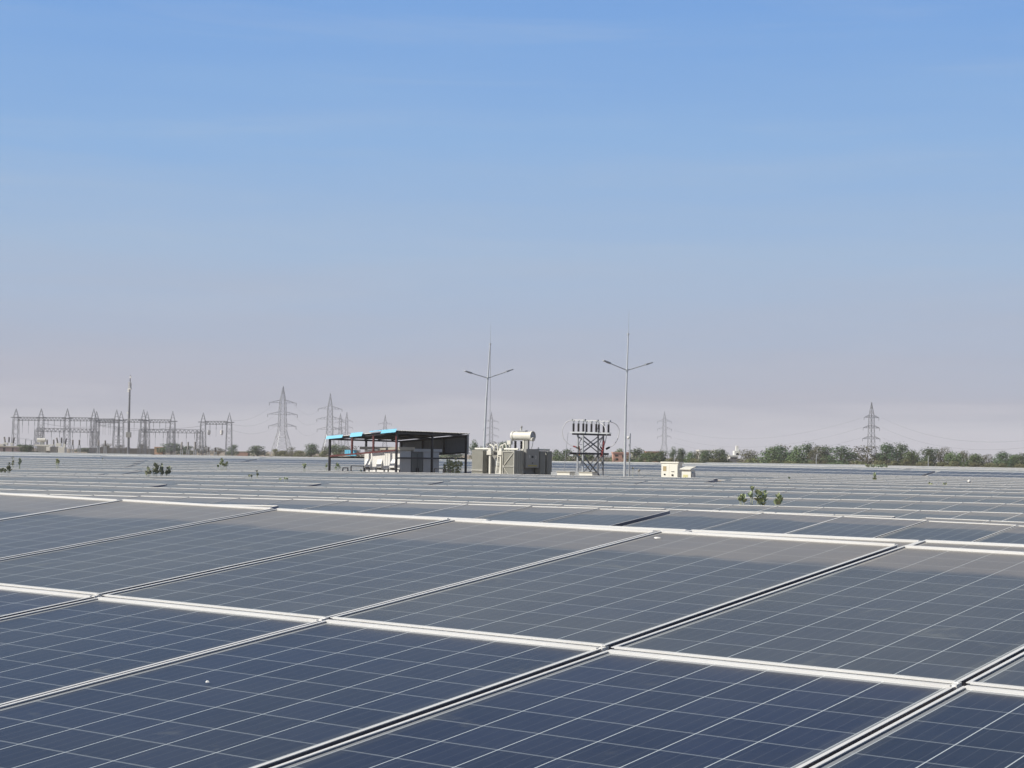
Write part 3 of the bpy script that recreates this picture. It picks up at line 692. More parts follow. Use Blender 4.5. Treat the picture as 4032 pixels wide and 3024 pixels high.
br = MB(); zz = [2.62, 1.86, 1.06, 0.30]; xx = [-0.03, -0.70, -0.03, -0.70]
for i in range(3): br.bar((xx[i], -0.03, zz[i]), (xx[i + 1], -0.03, zz[i + 1]), 0.022)
for z in (2.64, 1.86, 1.06): br.bar((-0.72, -0.03, z), (-0.01, -0.03, z), 0.024)
br.bar((-0.72, -0.03, 0.3), (-0.72, -0.03, 2.68), 0.025); br.bar((0.0, -0.02, 0.5), (0.0, -0.02, 2.68), 0.025)
br.build('bracing', M['offwhite'], tr)
b = MB(); b.bar((-2.8, -0.03, 1.62), (-2.05, -0.03, 1.62), 0.035); b.build('bracing', M['offwhite'], tr)
mb = MB(); mb.box((-0.30, 0.97, 1.80), (0.10, 2.16, 2.80)); box_ = mb.build('control_box', M['tank'], tr); box_['label'] = 'grey control box with white marks, dark window and yellow strip'
mb = MB(); X_ = 0.104
def strip(y0, y1, z0, z1, m_, name): 
    q = MB(); q.box((X_ - 0.003, y0, z0), (X_ + 0.004, y1, z1)); return q.build(name, M[m_], box_)
strip(1.28, 1.31, 2.31, 2.46, 'cabinet', 'marking'); strip(1.23, 1.279, 2.43, 2.455, 'cabinet', 'marking')
strip(1.46, 1.64, 2.32, 2.43, 'black', 'window')
strip(1.86, 1.89, 2.27, 2.44, 'cabinet', 'marking'); strip(1.81, 1.859, 2.425, 2.45, 'cabinet', 'marking'); strip(1.81, 1.859, 2.27, 2.293, 'cabinet', 'marking')
strip(1.14, 2.0, 1.875, 1.93, 'yellow', 'warning_strip'); strip(1.5, 1.62, 2.02, 2.07, 'black', 'lock')
b = MB(); b.box((-0.33, 1.15, 0.1), (-0.05, 2.0, 1.5)); b.build('cable_box', M['cab_dark'], tr)
# oil conservator drum
cy = MB(); zc, yc, rc = 3.49, 1.6, 0.235
cy.tube([(-1.16, yc, zc), (0.04, yc, zc)], rc, 28); drum = shade_auto(cy.build('oil_drum', M['offwhite'], tr))
for xa, xb in ((-1.25, -1.14), (-0.06, 0.08)):
    c2 = MB(); c2.tube([(xa, yc, zc), (xb, yc, zc)], 0.262, 28, caps=False); c2.tube([(xa, yc, zc), (xb, yc, zc)], 0.242, 28, caps=False); shade_auto(c2.build('rim', M['offwhite'], drum))
c2 = MB(); c2.tube([(0.041, yc, zc), (0.048, yc, zc)], 0.23, 28); c2.build('end_plate', M['galv'], drum)
c2 = MB(); c2.box((-0.95, yc - 0.12, zc + 0.25), (-0.35, yc + 0.12, zc + 0.30)); c2.build('hatch', M['galv'], drum)
c2 = MB(); c2.tube([(-0.7, yc, zc + 0.3), (-0.7, yc, zc + 0.42)], 0.05, 10); c2.build('filler_neck', M['offwhite'], drum)
c2 = MB(); c2.tube([(-0.68, yc, zc + 0.42), (-0.68, yc, zc + 0.46), (-0.68, yc, zc + 0.52), (-0.68, yc, zc + 0.55)], [0.02, 0.055, 0.055, 0.02], 10); c2.build('breather_knob', M['tank'], drum)
c2 = MB(); c2.tube([(0.10, yc - 0.1, zc - 0.16), (0.20, yc - 0.14, zc - 0.18)], 0.11, 14); c2.build('level_gauge', M['offwhite'], drum)
for x, w_, m_ in ((-0.50, 0.09, 'offwhite'), (-0.30, 0.20, 'tank')):
    b = MB(); b.box((x - w_ / 2, yc - 0.08, 2.68), (x + w_ / 2, yc + 0.08, 3.28)); b.build('drum_support', M[m_], tr)
b = MB(); b.box((-1.28, yc - 0.5, 3.02), (-1.04, yc - 0.3, 3.24)); b.box((-1.22, yc - 0.45, 2.68), (-1.1, yc - 0.35, 3.02)); b.build('relay_box', M['offwhite'], tr)
def loop(name, x, y, w_, h_, r, m_='offwhite'):
    pts = [(x - w_ / 2 * math.cos(a), y, 2.68 + h_ * math.sin(a)) for a in [math.pi * k / 8 for k in range(9)]]
    return tpipe(name, pts, r, m_, 8)
loop('pipe_loop', -1.92, 1.0, 0.26, 0.34, 0.045); loop('pipe_loop', -1.62, 1.1, 0.24, 0.32, 0.04); loop('pipe_loop', -1.36, 1.0, 0.3, 0.4, 0.04)
tpipe('pipe_elbow', [(-2.35, 0.9, 3.02), (-2.1, 0.9, 2.95), (-1.95, 0.9, 2.8)], 0.05)
for x, y in ((-0.86, 1.3), (-0.78, 1.75), (-0.98, 2.1)):
    b = MB(); rs = []; ps = []
    for k in range(13): ps.append((x, y, 2.68 + 0.045 * k)); rs.append(0.085 if k % 2 else 0.05)
    b.tube(ps, rs, 10); b.build('bushing', M['brown_porcelain'], tr)
tpipe('drain_hose', [(0.15, yc - 0.1, zc - 0.25), (0.12, yc - 0.1, 3.0), (-0.02, yc - 0.1, 2.68)], 0.022, 'galv', 6)
tpipe('small_valve', [(0.02, 2.2, 2.78), (0.02, 2.2, 2.9)], 0.03)

# ------------------------------------------------------------------ low cream cabinets behind the tower
for x, ln, lab in ((2244, 0.80, 'low cream cabinet between the transformer and the lattice switch tower'), (2333, 0.82, 'low cream cabinet seen through the legs of the lattice switch tower')):
    r = grid_root('low_cabinet', x, 97.2, lab, 'cabinet', 'low cream cabinets')
    b = MB(); b.box((-ln, 0, -0.05), (0, 0.5, 1.58)); b.build('body', M['cream'], r)
    b = MB(); b.box((-ln - 0.02, -0.03, 1.585), (0.02, 0.52, 1.63)); b.build('top_slab', M['beige'], r)
    b = MB(); b.box((-ln - 0.42, 0.05, -0.05), (-ln - 0.03, 0.45, 1.60)); b.build('side_box', M['galv'], r)

# ------------------------------------------------------------------ lattice switch tower
dp = grid_root('switch_tower', 2295, 98, 'black lattice switch tower with nine dark insulators and white cable arcs', 'switch tower')
EL, NW_ = 0.33, 1.98
for x, y, m_ in ((0, 0, 'galv'), (-EL, 0, 'galv'), (0, NW_, 'lattice'), (-EL, NW_, 'lattice')):
    b = MB(); b.box((x - 0.036, y - 0.036, -0.1), (x + 0.036, y + 0.036, 3.58)); b.build('leg', M[m_], dp)
for x in (0, -EL):
    for z0, z1 in ((0.3, 1.15), (1.2, 2.52), (2.68, 3.52)):
        for a, c_ in (((x, 0, z0), (x, NW_, z1)), ((x, 0, z1), (x, NW_, z0))):
            b = MB(); b.bar(a, c_, 0.04 if x < 0 else 0.055); b.build('cross_brace', M['lattice'], dp)
for y in (0, NW_):
    rg = MB()
    for k in range(10): rg.bar((0, y, 0.35 + k * 0.34), (-EL, y, 0.35 + k * 0.34), 0.035)
    for k in range(5): rg.bar((0 if k % 2 else -EL, y, 0.35 + k * 0.66), (-EL if k % 2 else 0, y, 1.01 + k * 0.64), 0.03)
    rg.build('ladder_rungs', M['lattice'], dp)
for x in (0.07, -EL - 0.07):
    b = MB(); b.box((x - 0.03, -0.62, 2.54), (x + 0.03, NW_ + 0.42, 2.65)); b.build('platform_beam', M['dark_steel'], dp)
    b = MB(); b.box((x - 0.03, -0.42, 3.58), (x + 0.03, NW_ + 0.62, 3.67)); b.build('top_beam', M['dark_steel'], dp)
b = MB(); b.box((-EL - 0.12, -0.6, 2.48), (-EL + 0.1, -0.3, 2.53)); b.build('platform_bracket', M['galv_light'], dp)
for y in (-0.1, 1.16, 2.38):
    b = MB(); b.box((-0.75, y - 0.05, 3.675), (0.22, y + 0.05, 3.75)); b.build('phase_channel', M['galv_light'], dp)
    for x in (-0.55, -0.235, 0.07):
        b = MB(); ps = []; rs = []
        for k in range(15): ps.append((x, y, 3.755 + 0.031 * k)); rs.append(0.070 if k % 2 else 0.046)
        b.tube(ps, rs, 10); ins = b.build('insulator', M['brown_porcelain'], dp)
        b = MB(); b.tube([(x, y, 4.19), (x, y, 4.30)], 0.035, 8); b.box((x - 0.05, y - 0.05, 4.30), (x + 0.05, y + 0.05, 4.345)); b.build('cap', M['galv'], ins)
    b = MB(); b.bar((-0.62, y, 4.37), (0.14, y, 4.37), 0.045); b.build('contact_bar', M['cable_white'], dp)
    b = MB(); b.box((-0.69, y - 0.06, 4.32), (-0.60, y + 0.06, 4.42)); b.box((0.10, y - 0.06, 4.32), (0.19, y + 0.06, 4.42)); b.build('contact_jaw', M['galv'], dp)
def cable(pts, r=0.022, m_='cable_white', name='cable'):
    P = [Vector(p) for p in pts]; out = []
    for i in range(len(P) - 1):                                # Catmull-Rom through the points
        p0, p1, p2, p3 = P[max(i - 1, 0)], P[i], P[i + 1], P[min(i + 2, len(P) - 1)]
        for k in range(6):
            t = k / 6; out.append(0.5 * ((2 * p1) + (p2 - p0) * t + (2 * p0 - 5 * p1 + 4 * p2 - p3) * t * t + (3 * p1 - p0 - 3 * p2 + p3) * t ** 3))
    out.append(P[-1]); b = MB(); b.tube(out, r, 6); return b.build(name, M[m_], dp)
cable([(-0.66, -0.1, 4.36), (-0.95, -0.2, 4.25), (-1.12, -0.3, 3.85), (-1.05, -0.3, 3.4), (-0.80, -0.2, 3.1), (-0.55, -0.1, 2.98)])
cable([(-0.55, -0.1, 2.98), (-0.40, 0.0, 2.92)], 0.045, 'red_sleeve', 'cable_end'); cable([(-0.40, 0, 2.92), (-0.28, 0, 2.88)], 0.06, 'black', 'cable_end')
cable([(0.15, 2.38, 4.34), (0.38, 2.6, 4.22), (0.52, 2.75, 3.9), (0.45, 2.7, 3.4), (0.28, 2.55, 3.08), (0.14, 2.4, 2.96)])
cable([(0.14, 2.4, 2.96), (0.02, 2.25, 2.86)], 0.06, 'black', 'cable_end')
cable([(-0.62, 1.16, 4.35), (-0.1, 1.2, 4.2), (0.1, 1.3, 3.9), (0.12, 1.5, 3.72)], 0.02); cable([(-0.62, 2.38, 4.34), (-0.2, 2.3, 4.15), (0.1, 2.15, 3.75), (0.1, 2.05, 3.3), (0.08, 1.95, 3.05)], 0.02)
cable([(0.06, 1.93, 3.30), (0.08, 1.85, 2.9), (0.1, 1.72, 2.68), (0.08, 1.68, 2.45)], 0.06, 'red_sleeve', 'cable_end')
cable([(0.05, 1.62, 2.98), (0.09, 1.80, 2.80)], 0.04, 'black', 'cable_end')
cable([(-0.30, 0.05, 3.0), (-0.22, 0.05, 2.7), (-0.25, 0.03, 2.5)], 0.035, 'amber', 'cable_end')
cable([(-0.72, -0.35, 3.7), (-0.82, -0.42, 2.5), (-0.9, -0.45, 1.1)], 0.012, 'galv', 'earth_wire')
b = MB(); b.box((-0.08, 2.0, 0.72), (0.16, 2.22, 1.0)); b.build('operating_box', M['cab_dark'], dp)

# ------------------------------------------------------------------ lamp masts, camera pole
def lamp_mast(base, top_pole, top_rod, joint, fork, tips, label):
    bz = Vector((base.x, base.y, -0.05)); r = empty('lamp_mast', bz); tag(r, label, 'lamp mast', 'twin arm lamp masts with lightning rods')
    rel = lambda p: p - bz
    b = MB(); b.tube([Vector((0, 0, 0)), rel(joint)], [0.075, 0.055], 14); shade_auto(b.build('lower_pole', M['galv_light'], r))
    b = MB(); b.tube([rel(joint), rel(top_pole)], [0.050, 0.030], 14); shade_auto(b.build('upper_pole', M['galv_light'], r))
    b = MB(); b.tube([rel(joint) - Vector((0, 0, .05)), rel(joint) + Vector((0, 0, .05))], 0.066, 12); b.build('collar', M['galv_light'], r)
    b = MB(); b.tube([rel(top_pole) - Vector((0, 0, .03)), rel(top_pole) + Vector((0, 0, .06))], 0.06, 10); b.build('top_cap', M['galv_light'], r)
    b = MB(); b.tube([rel(top_pole), rel(top_rod)], [0.010, 0.006], 6); b.build('lightning_rod', M['galv'], r)
    b = MB(); b.tube([rel(fork) - Vector((0, 0, .09)), rel(fork) + Vector((0, 0, .09))], 0.055, 12); b.build('arm_collar', M['galv_light'], r)
    for tp in tips:
        d = (tp - fork); n_ = d.normalized(); e_ = tp - n_ * 0.30
        b = MB(); b.tube([rel(fork), rel(e_)], 0.024, 8); arm = b.build('arm', M['galv_light'], r)
        b = MB(); side = n_.cross(Vector((0, 0, 1))).normalized(); up = side.cross(n_)
        b.obox(rel(e_) - side * 0.075 - up * 0.03 - n_ * 0.05, n_ * 0.20, side * 0.15, up * 0.075); b.obox(rel(e_) - side * 0.09 - up * 0.015 + n_ * 0.151, n_ * 0.24, side * 0.18, up * 0.05)
        b.build('lamp_head', M['galv'], arm)
    return r
lm = lamp_mast(at(1897.4, 1965, 100), at(1930, 1356, 100), at(1932.6, 1272, 100), at(1915, 1570, 100), at(1921, 1489, 100), [at(1835, 1463, 99.2), at(2013, 1457, 100.8)],
          'leaning twin arm lamp mast behind the transformer, slightly shorter')
b = MB(); q0 = lm.location; b.tube([at(1928.5, 1762, 100.3) - q0, at(1931, 1360, 100.1) - q0], 0.016, 6); b.build('down_cable', M['galv'], lm)
lamp_mast(at(2457.5, 1975, 95), at(2473.6, 1317, 95), at(2476.9, 1225, 95), at(2464.5, 1598, 95), at(2469, 1458.5, 95), [at(2381, 1422, 94.3), at(2562, 1430, 95.8)],
          'upright twin arm lamp mast right of the lattice switch tower')
cp0 = at(2474, 1975, 95.5); cp = empty('camera_pole', Vector((cp0.x, cp0.y, -0.05))); tag(cp, 'thin grey pole with small white camera, close beside the right lamp mast', 'camera pole')
b = MB(); b.tube([Vector((0, 0, 0)), at(2481.5, 1706, 95.5) - cp.location], 0.036, 10); shade_auto(b.build('pole', M['galv'], cp))
c0 = at(2474.5, 1724, 95.2) - cp.location
b = MB(); b.tube([c0 + Vector((.02, 0, 0.06)), c0 + Vector((0, -.02, 0.0)), c0 + Vector((-0.02, -.05, -0.05))], [0.06, 0.065, 0.045], 10); b.bar(c0, c0 + Vector((0.09, 0.1, 0.02)), 0.03); b.build('camera', M['cabinet'], cp)
b = MB(); p_ = at(2479, 1753, 95.4) - cp.location; b.box(p_ - Vector((.05, .05, .05)), p_ + Vector((.05, .05, .05))); b.build('junction_box', M['galv'], cp)

# ------------------------------------------------------------------ two kiosks on the right
k1 = grid_root('control_kiosk', 2670, 93, 'cream control kiosk with two doors and tan vent filters, the taller of two', 'kiosk')
b = MB(); b.box((-0.97, 0, 0.1), (0, 0.42, 2.17)); b.box((-0.93, 0.03, -0.05), (-0.04, 0.39, 0.1)); b.build('body', M['cream'], k1)
b = MB(); b.box((-1.0, -0.04, 2.172), (0.05, 0.50, 2.25)); b.build('roof', M['cream'], k1)
for x0, x1 in ((-0.955, -0.505), (-0.495, -0.015)):
    b = MB(); b.box((x0, -0.02, 0.75), (x1, -0.002, 2.10)); d_ = b.build('door', M['cream'], k1)
    if x0 < -0.9:
        for z in (1.78, 1.05):
            b = MB(); b.box((x0 + 0.10, -0.03, z), (x0 + 0.29, -0.021, z + 0.24)); b.build('vent_filter', M['vent'], d_)
        b = MB(); b.box((x0 + 0.16, -0.045, 1.58), (x0 + 0.24, -0.021, 1.64)); b.build('lock', M['black'], d_)
    else:
        for z in (1.755, 1.08):
            b = MB(); b.box((x0 + 0.12, -0.05, z), (x0 + 0.29, -0.021, z + 0.03)); b.build('hinge_bar', M['tank'], d_)
        b = MB(); b.box((x0 + 0.15, -0.045, 1.54), (x0 + 0.25, -0.021, 1.62)); b.build('lock', M['black'], d_)
k2 = grid_root('meter_kiosk', 2721, 91.5, 'small cream kiosk with sloping roof, yellow label and black emblem', 'kiosk')
b = MB(); b.box((-0.52, 0, -0.05), (0, 0.40, 1.88)); b.build('body', M['cream'], k2)
b = MB(); b.v += [Vector(p) for p in ((-0.58, -0.10, 1.88), (0.04, -0.10, 1.88), (0.04, 0.44, 1.98), (-0.58, 0.44, 1.98), (-0.58, -0.10, 1.92), (0.04, -0.10, 1.92), (0.04, 0.44, 2.04), (-0.58, 0.44, 2.04))]
for f in ((0, 3, 2, 1), (4, 5, 6, 7), (0, 1, 5, 4), (1, 2, 6, 5), (2, 3, 7, 6), (3, 0, 4, 7)): b.face(f)
b.build('roof', M['cream'], k2)
b = MB(); b.box((-0.44, -0.008, 1.38), (-0.17, -0.002, 1.63)); b.build('label_plate', M['pale_yellow'], k2)
b = MB(); b.tri((-0.42, -0.010, 1.40), (-0.27, -0.010, 1.40), (-0.28, -0.010, 1.53)); b.box((-0.40, -0.014, 1.37), (-0.28, -0.0095, 1.415)); b.build('warning_symbol', M['black'], k2)
b = MB()
for (xa, za), (xb, zb) in zip([(-0.48, 1.33), (-0.46, 1.25), (-0.40, 1.31), (-0.34, 1.24), (-0.28, 1.29), (-0.22, 1.29), (-0.18, 1.23)], [(-0.46, 1.25), (-0.40, 1.31), (-0.34, 1.24), (-0.28, 1.29), (-0.22, 1.29), (-0.18, 1.23), (-0.13, 1.23)]):
    b.bar((xa, -0.006, za), (xb, -0.006, zb), 0.035, 0.008)
b.build('emblem', M['black'], k2)
b = MB(); b.box((0.002, 0.08, 1.45), (0.08, 0.32, 1.74)); b.build('side_box', M['galv'], k2)
b = MB(); b.tube([(0.06, 0.04, -0.05), (0.06, 0.04, 1.30)], 0.02, 8); b.build('conduit', M['galv'], k2)
# ------------------------------------------------------------------ high-voltage substation far left
def lattice_col(b, base, top, w0, w1, n_=9, t=0.10, peak=None):
    """Four-legged lattice column from base to top (points), with an optional pointed peak."""
    base, top = Vector(base), Vector(top); up = top - base
    cn = [Vector((sx, sy, 0)) for sx, sy in ((-1, -1), (1, -1), (1, 1), (-1, 1))]
    P = lambda k, f: base + up * f + cn[k % 4] * ((w0 + (w1 - w0) * f) / 2)
    for k in range(4): b.bar(P(k, 0), P(k, 1), t * 1.15)
    for i in range(n_):
        f0, f1 = i / n_, (i + 1) / n_
        for k in range(4):
            b.bar(P(k, f0) if (i + k) % 2 else P(k + 1, f0), P(k + 1, f1) if (i + k) % 2 else P(k, f1), t * 0.6)
            if i % 3 == 2: b.bar(P(k, f1), P(k + 1, f1), t * 0.6)
    if peak:
        pk = Vector(peak)
        for k in range(4): b.bar(P(k, 1), pk, t, w2=t * .6)
        for f in (0.35, 0.65):
            for k in range(4): b.bar(P(k, 1).lerp(pk, f), P(k + 1, 1).lerp(pk, f), t * 0.6)
def lattice_beam(b, a, c_, h=1.0, w=0.9, n_=12, t=0.13):
    a, c_ = Vector(a), Vector(c_); d = (c_ - a); s = d.cross(Vector((0, 0, 1))).normalized() * w / 2; up = Vector((0, 0, h))
    for off in (s, -s):
        b.bar(a + off, c_ + off, t); b.bar(a + off + up, c_ + off + up, t)
        for i in range(n_):
            p, q = a + d * (i / n_) + off, a + d * ((i + 1) / n_) + off
            b.bar(p if i % 2 else p + up, q + up if i % 2 else q, t * 0.6)
    for i in range(n_ + 1): b.bar(a + d * (i / n_) + s + up, a + d * (i / n_) - s + up, t * 0.6)
def gantry(label, D, cols, beams, w0=1.9, w1=1.4, mt='lattice'):
    """cols: (x, y_top, y_shoulder); beams: (x0, x1, y_low0, y_low1)"""
    p0 = at(cols[0][0], horizon(cols[0][0]), D); r = empty('lattice_gantry', Vector((p0.x, p0.y, 0))); tag(r, label, 'gantry', 'lattice gantries of the far substation')
    for x, yt, ys in cols:
        q = at(x, ys, D); b = MB(); base = Vector((q.x, q.y, -0.05)) - r.location; sh_ = q - r.location
        sh_ = Vector((base.x, base.y, sh_.z)); pk = at(x, yt, D).z
        lattice_col(b, base, sh_, w0, w1, 8, 0.105, (base.x, base.y, pk) if yt < ys else None)
        if yt < ys: b.bar(sh_ + Vector((-1.5, 0, 0.1)), sh_ + Vector((1.5, 0, 0.1)), 0.22); b.bar(sh_ + Vector((0, -1.4, 0)), sh_ + Vector((0, 1.4, 0)), 0.15)
        b.build('lattice_column', M[mt], r)
    for x0, x1, y0, y1 in beams:
        a, c_ = at(x0, y0, D) - r.location, at(x1, y1, D) - r.location; b = MB(); lattice_beam(b, a, c_, 0.95, 0.9, 14)
        b.build('lattice_beam', M[mt], r)
        for k in range(3):                                     # hanging insulator strings
            p = a.lerp(c_, (k + 0.8) / 3.6); b = MB(); b.tube([p + Vector((0, 0, -0.05)), p + Vector((0, 0, -1.5))], 0.07, 6); b.bar(p + Vector((0, 0, -1.5)), p + Vector((0, 0, -3.8)), 0.05)
            b.build('insulator_string', M['wire'], r)
    return r
gantry('long lattice gantry of six pointed columns at far left of the substation', 540, [(63, 1608, 1645), (162, 1608, 1646), (265, 1608, 1648), (369, 1608, 1650), (459, 1612, 1655), (565, 1612, 1656)],
       [(70, 156, 1655, 1656), (170, 258, 1656, 1657), (273, 361, 1657, 1658), (377, 452, 1662, 1662)])
gantry('lattice gantry of four pointed columns around the telecom mast', 575, [(380, 1619, 1656), (477, 1618, 1657), (579, 1619, 1658), (680, 1618, 1660)],
       [(388, 470, 1665, 1665), (485, 572, 1663, 1663), (586, 672, 1664, 1665)])
gw = gantry('right hand lattice gantry of two columns with two white hanging drums', 560, [(800, 1624, 1663), (903, 1624, 1664)], [(808, 895, 1671, 1671)])
for x in (823, 873):
    p = at(x, 1694, 560) - gw.location; b = MB(); b.tube([p, p + Vector((0, 0, -1.2))], 0.48, 16); b.tube([p + Vector((0, 0, 1.4)), p], 0.04, 6)
    shade_auto(b.build('wave_trap', M['white_sheet'], gw))
    b = MB(); b.tube([p + Vector((0, 0, -1.2)), p + Vector((0, 0, -1.42))], 0.30, 12); b.build('trap_foot', M['tank'], gw)
gantry('low lattice gantry crossing behind the white substation transformer', 520, [(151, 1690, 1690), (374, 1698, 1698)], [(145, 260, 1699, 1701), (262, 370, 1701, 1703)], 2.0, 1.6)
gantry('low lattice gantry crossing between the telecom mast and the hanging drums', 530, [(560, 1691, 1691), (672, 1695, 1695), (787, 1697, 1697)], [(556, 668, 1702, 1704), (676, 792, 1704, 1706)], 2.2, 1.5)

# telecom mast
tb = at(505.5, 1778, 600); tm = empty('telecom_mast', Vector((tb.x, tb.y, 0))); tag(tm, 'tall slim telecom mast with white panel antennas behind the gantries', 'telecom mast')
rel = lambda x, y, d=600: at(x, y, d) - tm.location
b = MB(); b.tube([Vector((0, 0, 0)), rel(508, 1640), rel(510.5, 1550), rel(512, 1505), rel(513.5, 1476)], [0.42, 0.36, 0.28, 0.20, 0.08], 12); shade_auto(b.build('pole', M['lattice'], tm))
b = MB(); p = rel(506.5, 1712); b.box(p + Vector((-.75, -.75, -.85)), p + Vector((.75, .75, .85))); b.build('platform', M['tank'], tm)
for x, y0, y1, dy in ((507.2, 1504, 1526, -0.6), (511.5, 1502, 1532, -0.8), (516.5, 1506, 1534, -0.2), (513.5, 1508, 1530, 0.8)):
    p, q = rel(x, y0, 600 + dy), rel(x, y1, 600 + dy); b = MB(); b.bar(p, q, 0.34, 0.2); b.build('panel_antenna', M['white_sheet'], tm)
for x, y in ((506.5, 1533), (506, 1541), (515, 1485), (503, 1626), (511, 1652), (512.5, 1531)):
    p = rel(x, y, 599.2); b = MB(); b.tube([p, p + Vector((-0.08, -0.30, 0))], 0.28, 14); b.build('dish_antenna', M['cabinet'], tm)
b = MB()
for y in (1507, 1520, 1532, 1558, 1570): p = rel(510.5, y); b.tube([p, p + Vector((0, 0, 0.12))], 0.48 if y < 1540 else 0.4, 10)
b.build('mount_ring', M['lattice'], tm)

# white substation transformers with leaning black bushings
def sub_transformer(x, D, label, wide):
    p = at(x, 1778, D); r = empty('substation_transformer', Vector((p.x, p.y, 0))); tag(r, label, 'transformer', 'white substation transformers')
    S = D / F
    def bx(name, x0, x1, yt, yb, m_, d0=-1.2, d1=1.2):
        b = MB(); z1 = at(x, yt, D).z; z0 = at(x, yb, D).z if yb else -0.05; b.box(((x0 - x) * S, d0, z0), ((x1 - x) * S, d1, z1)); return b.build(name, M[m_], r)
    if wide:
        bx('radiator', 150, 186, 1756, None, 'radiator'); bx('top_deck', 139, 192, 1751, 1756, 'offwhite'); bx('tank', 186, 226, 1758, None, 'tank', -.6, 1.2)
        b = MB(); z = at(x, 1733, D).z; b.tube([((146 - x) * S, 0, z), ((179 - x) * S, 0, z)], 0.5, 16); shade_auto(b.build('oil_drum', M['offwhite'], r))
        bx('drum_support', 160, 172, 1741, 1751, 'tank', -.4, .4); bx('cabinet', 188, 202, 1758, 1775, 'cream', -1.6, -.7); bx('deck_box', 195, 212, 1750, 1755, 'offwhite')
        bx('cooler', 232, 258, 1760, None, 'offwhite'); bx('turret', 221, 240, 1744, 1757, 'offwhite', -.5, .5); bx('turret', 250, 257, 1746, 1760, 'offwhite', -.5, .5)
        for k in range(6):
            b = MB(); xx = (150 + k * 6 - x) * S; b.box((xx, -1.26, 0.3), (xx + 0.12, -1.2, at(x, 1757, D).z)); b.build('cooling_fin', M['tank'], r)
        bush = ((227, 1745, 223, 1724), (242, 1745, 242, 1723), (257, 1748, 261, 1727))
    else:
        bx('tank', 2, 52, 1756, None, 'tank'); bx('top_deck', 0, 18, 1748, 1756, 'offwhite'); bx('turret', 16, 30, 1743, 1753, 'offwhite', -.5, .5); bx('turret', 42, 51, 1743, 1754, 'offwhite', -.5, .5)
        bush = ((20, 1742, 17, 1720), (35, 1742, 36, 1721), (52, 1745, 56, 1723))
    for xa, ya, xb, yb in bush:
        a, c_ = at(xa, ya, D) - r.location, at(xb, yb, D) - r.location; b = MB(); n_ = 12
        b.tube([a.lerp(c_, i / n_) for i in range(n_ + 1)], [0.24 if i % 2 else 0.16 for i in range(n_ + 1)], 10); b.build('bushing', M['brown_porcelain'], r)
sub_transformer(190, 470, 'white substation transformer with drum and three leaning black bushings', True)
sub_transformer(35, 480, 'white substation transformer half hidden by the mauve building at the left edge', False)

def post_insulator(x, yt, yb, D, label):
    p = at(x, yb, D); r = empty('post_insulator', Vector((p.x, p.y, 0))); tag(r, label, 'insulator post', 'black insulator posts on steel stands in the far substation')
    z0, z1 = p.z, at(x, yt, D).z; b = MB(); n_ = 14
    b.tube([(0, 0, z0 + (z1 - z0) * i / n_) for i in range(n_ + 1)], [0.26 if i % 2 else 0.19 for i in range(n_ + 1)], 8); b.build('insulator', M['brown_porcelain'], r)
    b = MB(); lattice_col(b, (0, 0, -0.05), (0, 0, z0), 0.7, 0.5, 4, 0.09); b.build('stand', M['galv'], r)
for i, (x, yt, yb, lab) in enumerate(((185, 1731, 1752, 'between drum and cabinet of the white substation transformer'), (211, 1731, 1752, 'just left of the leaning bushings of the white substation transformer'),
        (286, 1732, 1753, 'right of the white substation transformer, left of a pair'), (312, 1732, 1753, 'right of the white substation transformer, right of a pair'),
        (388, 1733, 1757, 'before the dark wall, left of a pair'), (414, 1734, 1756, 'before the dark wall, right of a pair'), (715, 1740, 1770, 'left of three tall ones right of the green tree'),
        (740, 1740, 1770, 'middle of three tall ones right of the green tree'), (767, 1740, 1770, 'right of three tall ones right of the green tree'), (821, 1761, 1780, 'short one below the left hanging drum'), (848, 1762, 1780, 'short one between the hanging drums'))):
    post_insulator(x, yt, yb, 500 + (i % 4) * 6, 'black insulator post, ' + lab)
# slim steel stands with a light bar
for x, yt, lab in ((101, 1728, 'left of a joined pair'), (124, 1733, 'right of a joined pair')):
    p = at(x, yt, 505); r = empty('isolator_stand', Vector((p.x, p.y, 0))); tag(r, 'thin grey isolator stand above the tree by the mauve building, ' + lab, 'isolator stand', 'thin isolator stands')
    b = MB(); b.bar((0, 0, -0.05), (0, 0, p.z), 0.22); b.bar((-1.6, 0, p.z), (1.0, 0, p.z), 0.08); b.build('post', M['galv'], r)

